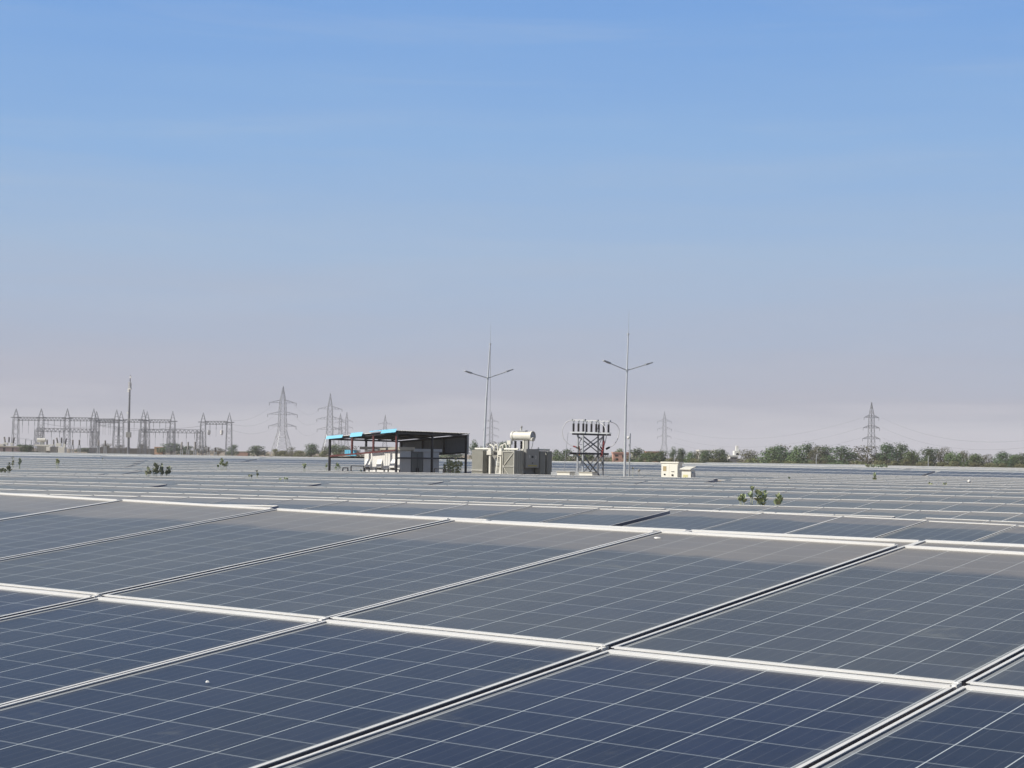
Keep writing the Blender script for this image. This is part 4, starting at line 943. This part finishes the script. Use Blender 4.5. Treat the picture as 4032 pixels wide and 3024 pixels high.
# ------------------------------------------------------------------ pylons
def pylon(x, yt, D, H, waist, bw, aw, label, arms, rot, t=0.16, mt='lattice', peak=5.0, ww=2.2):
    p = at(x, yt, D); r = empty('power_pylon', Vector((p.x, p.y, p.z - H)), Matrix.Rotation(rot, 3, 'Z')); tag(r, label, 'pylon', 'lattice power pylons')
    b = MB(); cn = [Vector((sx, sy, 0)) for sx, sy in ((-1, -1), (1, -1), (1, 1), (-1, 1))]
    def wd(z):
        zt = H - peak
        if z < waist: return bw + (ww - bw) * z / waist
        if z < zt: return ww + (ww * 0.72 - ww) * (z - waist) / (zt - waist)
        return max(0.10, ww * 0.72 * (1 - (z - zt) / peak))
    P = lambda k, z: cn[k % 4] * (wd(z) / 2) + Vector((0, 0, z))
    lv = [0, waist * .3, waist * .55, waist * .78, waist]; z = waist
    while z < H - peak - 1: z += 2.3; lv.append(min(z, H - peak))
    lv += [H - peak * .6, H - peak * .28, H]
    for i in range(len(lv) - 1):
        for k in range(4):
            b.bar(P(k, lv[i]), P(k, lv[i + 1]), t * (1.25 if lv[i] < waist else 1.0))
            b.bar(P(k, lv[i]), P(k + 1, lv[i + 1]), t * .55); b.bar(P(k + 1, lv[i]), P(k, lv[i + 1]), t * .55)
            if i < len(lv) - 2: b.bar(P(k, lv[i + 1]), P(k + 1, lv[i + 1]), t * .55)
    b.build('lattice_body', M[mt], r)
    for za, al in arms:
        for s in (-1, 1):
            a = MB(); tip = Vector((s * al, 0, za)); w = wd(za) / 2
            for sy in (-1, 1):
                a.bar(Vector((s * w, sy * w, za)), tip, t * .7); a.bar(Vector((s * w, sy * w, za + 1.15)), tip, t * .7)
                for f in (0.35, 0.68): a.bar(Vector((s * w, sy * w, za)).lerp(tip, f), Vector((s * w, sy * w, za + 1.15)).lerp(tip, f - .15), t * .45)
            am = a.build('cross_arm', M[mt], r)
            a = MB(); a.tube([tip, tip + Vector((0, 0, -1.2))], 0.09, 6); a.build('insulator_string', M['wire'], am)
    return r
pylon(1115, 1521, 760, 30.0, 11.5, 8.4, 4.5, 'big grey pylon with wide legs, left of a close pair left of the shelter', [(23.2, 5.8), (18.4, 6.4), (13.6, 5.9)], 0.45, 0.15, 'galv', ww=3.0, peak=6.0)
pylon(1301, 1549, 830, 30.0, 11.5, 8.2, 4.5, 'big grey pylon with wide legs rising behind the left post of the shelter', [(23.0, 5.4), (18.4, 5.9), (13.8, 5.7)], 0.25, 0.15, 'galv', ww=2.8, peak=6.2)
pylon(1341, 1627, 1350, 33.0, 12, 6, 4, 'faint hazy pylon just right of the second big one, left of a twin pair', [(26, 4.5), (21.5, 4.8), (17, 4.5)], 0.3, 0.12)
pylon(1366, 1622, 1400, 34.0, 12, 6, 4, 'faint hazy pylon above the blue side sheet of the shelter, right of a twin pair', [(27, 4.5), (22, 4.8), (17.5, 4.5)], 0.3, 0.12)
pylon(1517, 1633, 1300, 31.0, 12, 6, 4, 'faint hazy pylon over the torn middle of the shelter roof', [(24.5, 4.6), (20, 5.0), (15.5, 4.6)], 0.2, 0.12)
pylon(1935, 1622, 1150, 30.0, 11, 6, 4, 'faint hazy pylon partly behind the leaning lamp mast', [(24, 4.5), (19.5, 4.8), (15, 4.5)], 0.2, 0.11)
pylon(2617, 1620, 1080, 30.0, 11, 6.5, 4, 'faint pale pylon standing above the brick house', [(24.2, 4.0), (19.7, 4.2), (15.2, 4.0)], 0.1, 0.12, 'galv')
pylon(3432, 1584, 820, 29.0, 9.5, 6.0, 4, 'sharp grey pylon rising out of the tree belt at right', [(22.2, 4.6), (17.6, 5.1), (12.8, 5.4)], 0.6, 0.17, peak=6.0, ww=2.3)
def wire(a, c_, sag, label, rr=0.022, n_=24):
    b = MB(); a, c_ = Vector(a), Vector(c_); pts = []
    for i in range(n_ + 1):
        f = i / n_; p = a.lerp(c_, f); p.z -= sag * 4 * f * (1 - f); pts.append(p - a)
    b.tube(pts, rr, 5); o = b.build('power_line', M['wire'], None, a); tag(o, label, 'power line', 'overhead power lines')
nm = ['upper', 'middle', 'lower']
for k, (y0, y1) in enumerate(((1595, 1655), (1640, 1668), (1682, 1690))):
    wire(at(1072 + 4 * k, y0, 752), at(905, y1, 562), 2.0, '%s of three wires from the big left pylon down to the right gantry' % nm[k])
for k, (y0, y1) in enumerate(((1590, 1612), (1632, 1652), (1676, 1692))):
    wire(at(1157, y0, 768), at(1257, y1 + 0, 832), 3.4, '%s of three sagging wires between the two big pylons' % nm[k])
for k, (y0, y1) in enumerate(((1646, 1700), (1684, 1726), (1724, 1760))):
    wire(at(3475, y0, 824), at(4140, y1 + 22, 560), 5.0, '%s of three wires running right from the sharp pylon in the trees' % nm[k], 0.026)
for k, (y0, y1) in enumerate(((1646, 1694), (1684, 1724), (1724, 1744))):
    wire(at(3392, y0, 816), at(2655, y1, 1090), 7.0, '%s of three wires from the sharp pylon to the pale pylon' % nm[k], 0.026)
for k, (x0, y0, x1, y1) in enumerate(((162, 1664, 459, 1664), (369, 1668, 800, 1676), (380, 1672, 680, 1680))):
    wire(at(x0, y0, 548), at(x1, y1, 556), 1.4, 'wire strung through the substation gantries, %s of three' % nm[k], 0.035)

# ------------------------------------------------------------------ far buildings
def building(x0, x1, yt, D, depth, m_, label, cat='house', parapet=None, openings=(), roof_m=None, blocks=(), name='house', turn=0.0):
    a = at(x0, yt, D); S = D / F; w = (x1 - x0) * S; r = empty(name, Vector((a.x, a.y, -0.05)), Matrix.Rotation(turn, 3, 'Z')); tag(r, label, cat)
    b = MB(); b.box((0, 0, 0), (w, depth, a.z)); b.build('wall', M[m_], r)
    b = MB(); b.box((-0.12, -0.12, a.z + 0.003), (w + 0.12, depth + 0.12, a.z + 0.28)); b.build('parapet', M[parapet or m_], r)
    for ox0, ox1, oy0, oy1 in openings:
        z1, z0 = at(x0, oy0, D).z, at(x0, oy1, D).z; f = MB()
        f.box(((ox0 - x0) * S, -0.03, z0), ((ox1 - x0) * S, -0.002, z1)); f.build('window', M['hole'], r)
    for bx0, bx1, by, m2 in blocks:
        f = MB(); f.box(((bx0 - x0) * S, 0.5, a.z + 0.29), ((bx1 - x0) * S, depth - 0.4, at(bx0, by, D).z)); f.build('roof_block', M[m2], r)
    return r
building(2415, 2482, 1784, 360, 5, 'pink', 'salmon pink house with a dark window, left of the camera pole', openings=((2422, 2434, 1790, 1796), (2424, 2434, 1803, 1812), (2450, 2457, 1790, 1800)), blocks=((2446, 2456, 1781, 'pink'),))
building(2490, 2512, 1786, 372, 4, 'beige', 'small cream house wall between the camera pole and a dark tree', openings=((2493, 2499, 1793, 1801),))
building(2545, 2612, 1781, 380, 6, 'brick', 'unplastered brick house below the pale pylon', openings=((2585, 2592, 1790, 1800), (2600, 2606, 1790, 1800)), blocks=((2575, 2585, 1776, 'brick'), (2590, 2612, 1776.5, 'pink')))
building(2753, 2790, 1775, 420, 6, 'whitewash', 'white house half hidden behind dark trees', openings=((2762, 2768, 1780, 1788), (2790 - 10, 2790 - 4, 1784, 1792)), blocks=((2788, 2812, 1781, 'whitewash'), (2793, 2800, 1772, 'whitewash')))
shn = building(2874, 2906, 1796, 400, 5, 'whitewash', 'small white shrine with a stepped dome, left of the tree belt', 'shrine', openings=((2876, 2903, 1800, 1812),), name='white_shrine')
S4 = 400 / F; b = MB(); z = at(2890, 1796, 400).z + 0.32; b.box(((2893 - 2874) * S4, .6, z), ((2916 - 2874) * S4, 3.6, z + 0.9)); b.box(((2901 - 2874) * S4, 1.3, z + 0.9), ((2910 - 2874) * S4, 2.6, z + 2.0)); b.build('dome', M['whitewash'], shn)
b = MB(); b.tube([((2905 - 2874) * S4, 0.56, z + .1), ((2905 - 2874) * S4, 0.598, z + .1)], 0.33, 16); b.build('arch', M['hole'], shn)
fb = at(2866, 1806, 392); b = MB(); 
for i in range(22): b.box((i * 0.12, 0, 0), (i * 0.12 + 0.119, 0.04 + 0.02 * (i % 2), fb.z + 0.05))
o = b.build('sheet_fence', M['fence'], None, Vector((fb.x, fb.y, -0.05))); tag(o, 'dark grey sheet fence below the white shrine', 'fence')
mv = building(-30, 92, 1759, 440, 7, 'mauve', 'low mauve building with dark pillars and pale flat roof edge at the left edge', 'building', 'beige', openings=((12, 21, 1761, 1779), (47, 53, 1761, 1779), (82, 87, 1763, 1779)), name='flat_roofed_building')
dw = at(352, 1762, 620); S6 = 620 / F; b = MB(); wlen = (608 - 352) * S6
for i in range(16): b.box((wlen * i / 16, 0.0, 0), (wlen * (i + 1) / 16 - 0.02, 0.35 if i % 2 else 0.25, dw.z + (0.25 if i in (2, 3, 9) else 0)))
o = b.build('boundary_wall', M['dark_wall'], None, Vector((dw.x, dw.y, -0.05))); tag(o, 'long dark boundary wall behind the substation gantries', 'wall')
building(608, 642, 1762, 600, 4, 'orange_panel', 'orange plaster building with pale stripes right of the dark wall', 'building', openings=((618, 624, 1764, 1779), (630, 634, 1764, 1779)), name='orange_building')
building(932, 976, 1779, 640, 5, 'brick', 'low tan brick hut right of the hanging drums', 'hut', 'beige', name='brick_hut')
building(1000, 1040, 1778, 900, 5, 'beige', 'low pale hut between the far bushes left of the big pylon', 'hut', name='pale_hut')

# ------------------------------------------------------------------ trees
def crown_mesh(name, seed, leaves, lm, w=1.0, flat=0.85, lobes=9, size=0.055, trunk_h=0.35):
    """Tree of unit height: limbs plus a crown of leaf cards in uneven clumps. Returns (trunk mesh, crown mesh)."""
    rnd = random.Random(seed); t = MB()
    fork = Vector((rnd.uniform(-.04, .04), rnd.uniform(-.04, .04), trunk_h * .6))
    t.tube([(0, 0, -0.02), tuple(fork * .5), tuple(fork)], [0.040, 0.030, 0.024], 6)
    centers = []
    for i in range(lobes):
        a = 2 * math.pi * i / lobes + rnd.uniform(-.5, .5); rr = rnd.uniform(0.12, 0.40) * w; z = rnd.uniform(0.24, 0.84)
        rr *= 1.15 - 0.55 * max(0, z - .45) / .4
        centers.append((Vector((rr * math.cos(a), rr * math.sin(a), z)), rnd.uniform(0.12, 0.21) * (0.8 + .3 * w)))
    centers.append((Vector((rnd.uniform(-.08, .08), 0, 0.84)), 0.15)); centers.append((Vector((0, 0, 0.55)), 0.24))
    for c_, r_ in centers:
        t.tube([tuple(fork), tuple(fork.lerp(c_, .5) + Vector((0, 0, .03))), tuple(c_)], [0.018, 0.012, 0.004], 5)
    cm = MB(); per = leaves // len(centers)
    for c_, r_ in centers:
        for k in range(int(per * (r_ / 0.17) ** 2)):
            d = Vector((rnd.gauss(0, 1), rnd.gauss(0, 1), rnd.gauss(0, 1))).normalized()
            rad = r_ * (0.55 + 0.55 * rnd.random() ** 0.7) * (1 + 0.25 * math.sin(5 * d.x + 3 * d.z + seed))
            p = c_ + Vector((d.x * rad, d.y * rad, d.z * rad * flat))
            if p.z < 0.10: continue
            n_ = (d + Vector((rnd.uniform(-.8, .8), rnd.uniform(-.8, .8), rnd.uniform(-.3, .9)))).normalized()
            x = n_.orthogonal().normalized(); x = Matrix.Rotation(rnd.uniform(0, 6.28), 3, n_) @ x; y = n_.cross(x); s = size * rnd.uniform(0.55, 1.25)
            cm.quad(p - x * s * .5, p - y * s * .32, p + x * s * .5, p + y * s * .32)
    def me(b, nm, mt_):
        m_ = bpy.data.meshes.new(nm); m_.from_pydata([tuple(v) for v in b.v], [], b.f); m_.materials.append(mt_); m_.update(); return m_
    zs = sorted(v.z for v in cm.v); rs = sorted(math.hypot(v.x, v.y) for v in cm.v)
    return me(t, 'trunk', M['bark']), me(cm, 'crown', M[lm]), zs[int(len(zs) * .985)], 2 * rs[int(len(rs) * .90)]
TREES = {'a': [crown_mesh('a', s, 2300, 'leaf_a', 0.95, size=.05) for s in (1, 2, 3)], 'b': [crown_mesh('b', s, 2600, 'leaf_b', 0.8, size=.048) for s in (11, 12, 13)],
         'c': [crown_mesh('c', s, 1500, 'leaf_c', 1.05, size=.05) for s in (21, 22)], 'd': [crown_mesh('d', s, 1500, 'leaf_d', 1.3, 0.7, size=.06, trunk_h=.2) for s in (31, 32)],
         's': [crown_mesh('s', s, 1800, 'leaf_b', 0.45, size=.045) for s in (41,)]}
tcount = 0
def tree(kind, x, yt, width, D, label, group=None, cat='tree', name='tree', sink=0.0):
    global tcount
    top = at(x, yt, D); S = D / F; w = width * S; h = max(1.2, top.z + 0.05)
    tk, cr, zmax, base_w = TREES[kind][tcount % len(TREES[kind])]; tcount += 1
    r = empty(name, Vector((top.x, top.y, -0.05 - sink))); tag(r, label, cat, group)
    sx = w / base_w; rz = random.uniform(0, 6.28)
    for nm_, me_ in (('trunk', tk), ('crown', cr)):
        o = bpy.data.objects.new(nm_, me_); col.objects.link(o); o.parent = r
        o.rotation_euler = (0, 0, rz); o.scale = (sx, sx, (h + sink) / zmax)
    return r
KW = {'a': 'green thorn tree', 'b': 'dark green tree', 'c': 'dry olive tree', 'd': 'yellow green bush', 's': 'narrow dark tree'}
BELT = [('a', 2437, 1772, 60, 400, 'behind the salmon pink house'), ('b', 2512, 1771, 90, 350, 'wide one right of the camera pole'), ('a', 2562, 1783, 70, 345, 'low one before the brick house'),
        ('b', 2607, 1778, 46, 350, 'small one right of the brick house'), ('s', 2652, 1765, 26, 350, 'slim one above the tall kiosk'), ('b', 2684, 1769, 36, 352, 'upright one right of the slim tree above the kiosk'),
        ('a', 2716, 1783, 55, 350, 'low one above the small kiosk'), ('c', 2744, 1779, 60, 380, 'left of the white house'), ('b', 2775, 1776, 46, 345, 'in front of the white house'),
        ('a', 2822, 1776, 90, 350, 'wide low one right of the white house'), ('b', 2848, 1772, 40, 355, 'pointed one left of the white shrine'),
        ('c', 2955, 1775, 95, 350, 'first of the belt, just right of the white shrine'), ('a', 3030, 1767, 100, 345, 'second big one of the belt right of the shrine'), ('b', 3078, 1760, 80, 350, 'third of the belt, a rounded one'),
        ('c', 3085, 1758, 90, 375, 'behind the rounded third one of the belt'), ('a', 3135, 1763, 80, 345, 'pale one in the middle of the left belt'), ('b', 3180, 1752, 85, 355, 'tallest of the left belt'),
        ('c', 3214, 1762, 60, 340, 'twiggy one left of the thin white post'), ('b', 3245, 1760, 65, 350, 'just right of the thin white post'), ('b', 3315, 1764, 120, 345, 'big round one at the gap in the belt'),
        ('c', 3412, 1760, 140, 350, 'widest one, under the sharp pylon'), ('b', 3492, 1752, 75, 350, 'tall one right of the sharp pylon'), ('b', 3550, 1753, 90, 352, 'tall broad one right of the pylon, second after it'),
        ('a', 3592, 1778, 70, 345, 'lower one sloping right after the tall broad tree'), ('b', 3663, 1768, 70, 350, 'tallest of the middle right group'), ('c', 3712, 1766, 70, 355, 'with a spiky top in the middle right group'),
        ('a', 3752, 1784, 70, 345, 'low one right of the spiky one'), ('c', 3792, 1780, 80, 350, 'flat topped one of the right group'), ('a', 3838, 1791, 60, 345, 'low one near the right gap'),
        ('c', 3882, 1793, 70, 348, 'last one before the sky gap at right'), ('b', 3948, 1783, 62, 345, 'first after the sky gap at right'), ('a', 3996, 1793, 60, 348, 'small one close to the right edge'), ('b', 4034, 1789, 60, 345, 'cut by the right edge'),
        ('a', 2190, 1775, 50, 345, 'small one left of the lattice switch tower'), ('b', 2228, 1772, 60, 350, 'rounded one just left of the lattice switch tower'), ('a', 2302, 1785, 90, 350, 'behind the legs of the lattice switch tower'), ('c', 2368, 1790, 80, 355, 'low one right of the lattice switch tower')]
for k, x, y, w, D, lab in BELT: tree(k, x, y - 2, w * 1.22, D, '%s, %s' % (KW[k], lab), 'trees of the far tree belt')
LEFT = [('b', 76, 1750, 44, 470, 'behind the flat roof of the mauve building'), ('b', 113, 1752, 62, 430, 'right of the mauve building'), ('c', 415, 1747, 62, 690, 'domed one behind the dark wall'),
        ('c', 478, 1752, 70, 700, 'behind the dark wall left of the telecom mast'), ('c', 560, 1748, 56, 690, 'domed one right of the telecom mast'), ('b', 675, 1746, 95, 600, 'broad one right of the orange building'), ('b', 735, 1757, 70, 610, 'low one behind the three tall black posts'),
        ('c', 795, 1755, 70, 600, 'dry one left of the hanging drums'), ('c', 862, 1763, 60, 600, 'low dry one below the hanging drums'), ('b', 918, 1752, 46, 590, 'dark round one at the last gantry column'), ('b', 345, 1764, 110, 640, 'low dark one left of the long dark wall'),
        ('b', 1014, 1756, 66, 520, 'dark one left of the big pylon'), ('d', 1086, 1769, 52, 430, 'bright one at the foot of the big pylon'), ('c', 1152, 1761, 58, 500, 'dry one right of the big pylon'), ('b', 1226, 1749, 56, 450, 'round one between the two big pylons'),
        ('c', 1280, 1758, 40, 470, 'beside the left post of the shelter'), ('a', 1325, 1752, 90, 460, 'broad one behind the left end of the shelter'), ('c', 1392, 1757, 70, 460, 'behind the blue side sheet'),
        ('b', 1780, 1779, 150, 420, 'low wide one seen under the grey shelter wall'), ('s', 1868, 1736, 32, 420, 'tall one right of the shelter'), ('b', 1895, 1760, 36, 430, 'low one left of the leaning lamp mast'), ('c', 1945, 1742, 66, 430, 'behind the transformer, right of the leaning lamp mast'), ('b', 1980, 1741, 46, 440, 'behind the transformer below the oil drum')]
for k, x, y, w, D, lab in LEFT: tree(k, x, y, w * 1.1, D, '%s, %s' % (KW[k], lab), 'scattered far trees at left')
SCRUB = [(2640, 1804, 70, 'behind the tall kiosk'), (2735, 1806, 60, 'above the small kiosk'), (2800, 1805, 60, 'below the white house'), (2960, 1806, 60, 'at the left end of the tree belt'), (3040, 1812, 70, 'below the second big tree of the belt'), (3110, 1815, 70, 'below the pale tree of the belt'), (3190, 1816, 70, 'below the tallest tree of the left belt'),
         (3380, 1815, 70, 'right of the gap in the belt'), (3450, 1813, 80, 'below the sharp pylon'), (3520, 1815, 70, 'below the tall tree right of the pylon'), (3580, 1808, 60, 'yellowish one below the sloping tree'), (3640, 1817, 70, 'left of the middle right group'), (3700, 1818, 60, 'below the spiky tree'),
         (3752, 1816, 70, 'pale one right of the spiky tree'), (3830, 1820, 80, 'below the flat topped tree'), (3900, 1822, 70, 'below the last tree before the sky gap'), (3960, 1824, 70, 'right of the sky gap'), (4015, 1826, 60, 'at the right edge'), (1120, 1775, 60, 'below the legs of the big pylon'), (1180, 1775, 50, 'left of the round tree between the big pylons'), (1270, 1774, 50, 'left of the shelter')]
for x, y, w, lab in SCRUB: tree('d', x, y, w * 1.15, 318 if x > 2000 else 420, 'low yellow green bush, ' + lab, 'low bushes before the tree belt', 'bush', 'bush')
# thin white posts along the far boundary
for x, yt, lab in ((3214, 1793, 'in front of the left tree belt'), (3655, 1800, 'in front of the right tree group'), (2655, 1792, 'above the tall kiosk')):
    p = at(x, yt, 312); b = MB(); b.bar((0, 0, 0), (0, 0, p.z + .05), 0.09); b.bar((0, 0, p.z + 0.05), (0.12, 0, p.z + .25), 0.07)
    tag(b.build('boundary_post', M['galv_light'], None, Vector((p.x, p.y, -0.05))), 'thin pale boundary post ' + lab, 'post', 'thin boundary posts')

# ------------------------------------------------------------------ broad-leaved plants between the rows
def leaf_shape(b, p, d, up, ln, wd_, mi):
    d = d.normalized(); s = d.cross(up).normalized(); n_ = s.cross(d).normalized()
    prof = [(0.0, 0.10), (0.18, 0.72), (0.42, 1.0), (0.68, 0.88), (0.88, 0.5), (1.0, 0.06)]
    base = len(b.v)
    for f, w in prof:
        c_ = p + d * ln * f - n_ * ln * 0.12 * f * f
        b.v += [c_ - s * wd_ * w / 2 + n_ * wd_ * 0.10 * w, c_, c_ + s * wd_ * w / 2 + n_ * wd_ * 0.10 * w]
    for i in range(len(prof) - 1):
        for k in (0, 1):
            a = base + i * 3 + k; b.face((a, a + 1, a + 4, a + 3), mi)
def aak(stems, D, label, dark=False, seed=0, lf=0.13):
    """stems: (x, y_top, leaf pairs from the top); the plant roots in the ground between two rows."""
    rnd = random.Random(seed); x0 = sum(s[0] for s in stems) / len(stems); g0 = at(x0, horizon(x0), D); r = empty('milkweed_plant', Vector((g0.x, g0.y, 0))); tag(r, label, 'plant', 'broad leaved plants between the panel rows')
    for x, yt, n_ in stems:
        top = at(x, yt, D) - r.location; root_ = Vector((top.x * 0.6 + rnd.uniform(-.05, .05), rnd.uniform(-.1, .1), 0))
        b = MB(); b.tube([root_, root_.lerp(top, .5) + Vector((0, 0, .02)), top], [0.022, 0.016, 0.008], 6); b.build('stem', M['aak_stem'], r)
        lv = MB(); gap = lf * 0.62
        for k in range(n_):
            p = top.lerp(root_, min(0.9, k * gap / max(.1, top.z))); a0 = rnd.uniform(0, 3.14) if k == 0 else a0 + math.pi / 2 + rnd.uniform(-.3, .3)
            for s in (0, math.pi):
                el = 1.25 - 0.13 * min(k, 4) + rnd.uniform(-.2, .2); a = a0 + s
                d = Vector((math.cos(a) * math.cos(el), math.sin(a) * math.cos(el), math.sin(el)))
                sc = (0.6 if k == 0 else 1.0) * rnd.uniform(0.85, 1.1)
                leaf_shape(lv, p, d, Vector((0, 0, 1)), lf * sc * 1.2, lf * sc * 0.9, 0)
        lv.build('leaves', M['aak_dark' if dark else 'aak'], r)
    return r
aak([(2917, 1957, 2), (2927, 1955, 3), (2912, 1962, 2), (2962, 1925, 2), (2955, 1948, 2), (2963, 1966, 1), (2983, 1937, 4), (2995, 1942, 4), (3013, 1941, 4), (3005, 1967, 3), (2990, 1973, 2), (3066, 1953, 4), (3074, 1962, 3), (3055, 1975, 2)], 39.5, 'pale green broad leaved plant in the middle distance at right, the largest', False, 3, 0.105)
aak([(583, 1846, 3), (590, 1858, 2), (576, 1862, 2), (611, 1828, 5), (618, 1836, 4), (605, 1852, 2), (637, 1833, 4), (634, 1850, 3), (640, 1860, 2), (660, 1848, 3), (668, 1846, 3), (655, 1862, 2)], 77, 'dark broad leaved plant at left beside a long dark wedge, three clumps', True, 5, 0.17)
aak([(37, 1829, 3), (32, 1842, 3), (40, 1848, 2), (12, 1850, 2), (20, 1853, 2), (4, 1852, 2)], 84, 'dark broad leaved plant cut by the left edge of the view', True, 6, 0.16)
aak([(51, 1803, 2), (52, 1816, 2), (50, 1826, 2)], 118, 'thin upright plant near the left edge, left of two', True, 7, 0.17)
aak([(78, 1808, 2), (80, 1816, 2), (76, 1824, 2)], 112, 'upright plant near the left edge, right of two', True, 8, 0.18)
aak([(225, 1810, 2), (229, 1818, 2), (223, 1823, 2), (232, 1824, 1)], 118, 'small plant standing alone below the white substation transformer', False, 9, 0.19)
aak([(404, 1808, 1)], 150, 'tiny dark sprig poking from the far row below the gantries', True, 10, 0.16)
aak([(874, 1809, 3), (878, 1820, 3), (868, 1824, 2), (885, 1830, 2), (858, 1833, 2), (893, 1823, 3), (889, 1836, 1)], 106, 'light green plant below the right gantry columns', False, 11, 0.17)
aak([(981, 1873, 2), (991, 1872, 2)], 72, 'pair of small dark leaves left of a pale one', True, 12, 0.10)
aak([(1012, 1857, 2), (1014, 1868, 2)], 76, 'single dark sprig of round leaves below the big left pylon', True, 13, 0.11)
aak([(1103, 1886, 2), (1122, 1883, 2), (1131, 1884, 2)], 64, 'small pale plant left of the dark wedge in the middle rows', False, 14, 0.075)
aak([(1194, 1831, 2), (1202, 1829, 3), (1199, 1840, 2)], 96, 'small plant at left of the left shelter post', False, 15, 0.12)
aak([(1287, 1828, 3), (1283, 1838, 2)], 99, 'small pale plant at the foot of the left shelter post', False, 16, 0.12)
aak([(1327, 1826, 3), (1332, 1832, 2), (1322, 1840, 3), (1338, 1841, 2)], 99, 'pale plant right of the left shelter post', False, 17, 0.13)
aak([(1421, 1852, 2), (1424, 1857, 1)], 93, 'tiny dark sprig in front of the white cabinet', True, 18, 0.10)
aak([(1752 + 9 * k, 1818 - 5 * math.sin(k * 1.1) + (8 if k in (0, 7) else 0), 9) for k in range(8)] + [(1794, 1806, 6), (1819, 1828, 2), (1748, 1832, 7), (1766, 1828, 7), (1784, 1826, 8), (1803, 1832, 6), (1775, 1818, 8)], 104, 'dense pale green bush at right inside the shelter', False, 19, 0.14)
aak([(3443, 1866, 3), (3446, 1876, 3), (3441, 1884, 3), (3448, 1889, 2)], 90, 'tall narrow plant standing at right below the sharp pylon', False, 20, 0.13)
aak([(3660, 1904, 2), (3668, 1907, 2), (3672, 1910, 1)], 75, 'small green plant at right, left of two', False, 21, 0.11)
aak([(3716, 1905, 2), (3724, 1906, 2)], 75, 'small whitish plant at right, right of two', False, 22, 0.10)
aak([(3107, 1880, 2), (3110, 1884, 1)], 90, 'tiny dark sprig right of the small kiosk', True, 23, 0.11)
aak([(3410 + 7 * k, 1832 + (k * 37 % 5), 2) for k in range(13)], 215, 'ragged pale scrub rising above the far panels below the sharp pylon', False, 24, 0.30)
aak([(2492, 1843, 2)], 96, 'tiny sprig right of the camera pole', True, 25, 0.10)
# a small white sensor dome and little stubs on the rows at right
for x, y, D, lab, m_ in ((3816, 1894, 80, 'white sensor knob on a stalk at the right side rows', 'cabinet'), (2516, 1851, 96, 'dark sensor knob on a stalk right of the camera pole', 'tank')):
    p = at(x, y, D); b = MB(); b.tube([(0, 0, 0), (0, 0, p.z - 0.06)], 0.015, 6); b.tube([(0, 0, p.z - .07), (0, 0, p.z - .04), (0, 0, p.z + .02), (0, 0, p.z + .06)], [0.03, 0.07, 0.07, 0.02], 10)
    tag(b.build('sensor_stalk', M[m_], None, Vector((p.x, p.y, 0))), lab, 'sensor')
for x, y, lab in ((2941, 1884, 'leftmost of three by the dark wedge'), (2974, 1883, 'middle of three by the dark wedge'), (3021, 1884, 'rightmost of three by the dark wedge')):
    p = at(x, y, 88); b = MB(); b.tube([(0, 0, 0), (0, 0, p.z)], 0.035, 8); tag(b.build('pipe_stub', M['galv_light'], None, Vector((p.x, p.y, 0))), 'short pale pipe stub over the panels, ' + lab, 'pipe stub', 'short pipe stubs')
# bird droppings / litter on the foreground glass
for px, py, s, lab in ((817, 2695, 0.007, 'on the dark panel at lower left'), (2588, 2125, 0.016, 'on the dusty band near the middle top edge')):
    v = ray(px, py); o_ = N_O; t = (o_ - Vector((0, 0, EYE))).dot(NZ) / v.dot(NZ); p = v * t + Vector((0, 0, EYE)); b = MB(); n_ = 9
    pts = [(s * (1 + .3 * math.sin(k * 2.1)) * math.cos(2 * math.pi * k / n_), s * .7 * (1 + .3 * math.cos(k * 1.7)) * math.sin(2 * math.pi * k / n_)) for k in range(n_)]
    for k in range(n_): b.v.append(NX * pts[k][0] + NY * pts[k][1] + NZ * 0.0002)
    for k in range(n_): b.v.append(NX * pts[k][0] * .5 + NY * pts[k][1] * .5 + NZ * 0.004)
    b.face(range(n_, 2 * n_))
    for k in range(n_): b.face((k, (k + 1) % n_, n_ + (k + 1) % n_, n_ + k))
    o = b.build('bird_dropping', M['cabinet'], None, p + NZ * 0.006); tag(o, 'small white bird dropping ' + lab, 'dropping', 'bird droppings on the foreground panels')
# ------------------------------------------------------------------ haze
hz = MB(); hz.box((-2480, -2480, -1.05), (2480, 2480, 40.0))
hm = bpy.data.materials.new('haze'); hm.use_nodes = True; ht = hm.node_tree; ht.nodes.clear()
h_o = ht.nodes.new('ShaderNodeOutputMaterial'); h_v = ht.nodes.new('ShaderNodeVolumePrincipled')
h_v.inputs['Color'].default_value = (0.97, 0.94, 0.95, 1); h_v.inputs['Density'].default_value = 0.00030; h_v.inputs['Anisotropy'].default_value = 0.0
ht.links.new(h_v.outputs[0], h_o.inputs['Volume'])
tag(hz.build('haze', hm), kind='stuff')
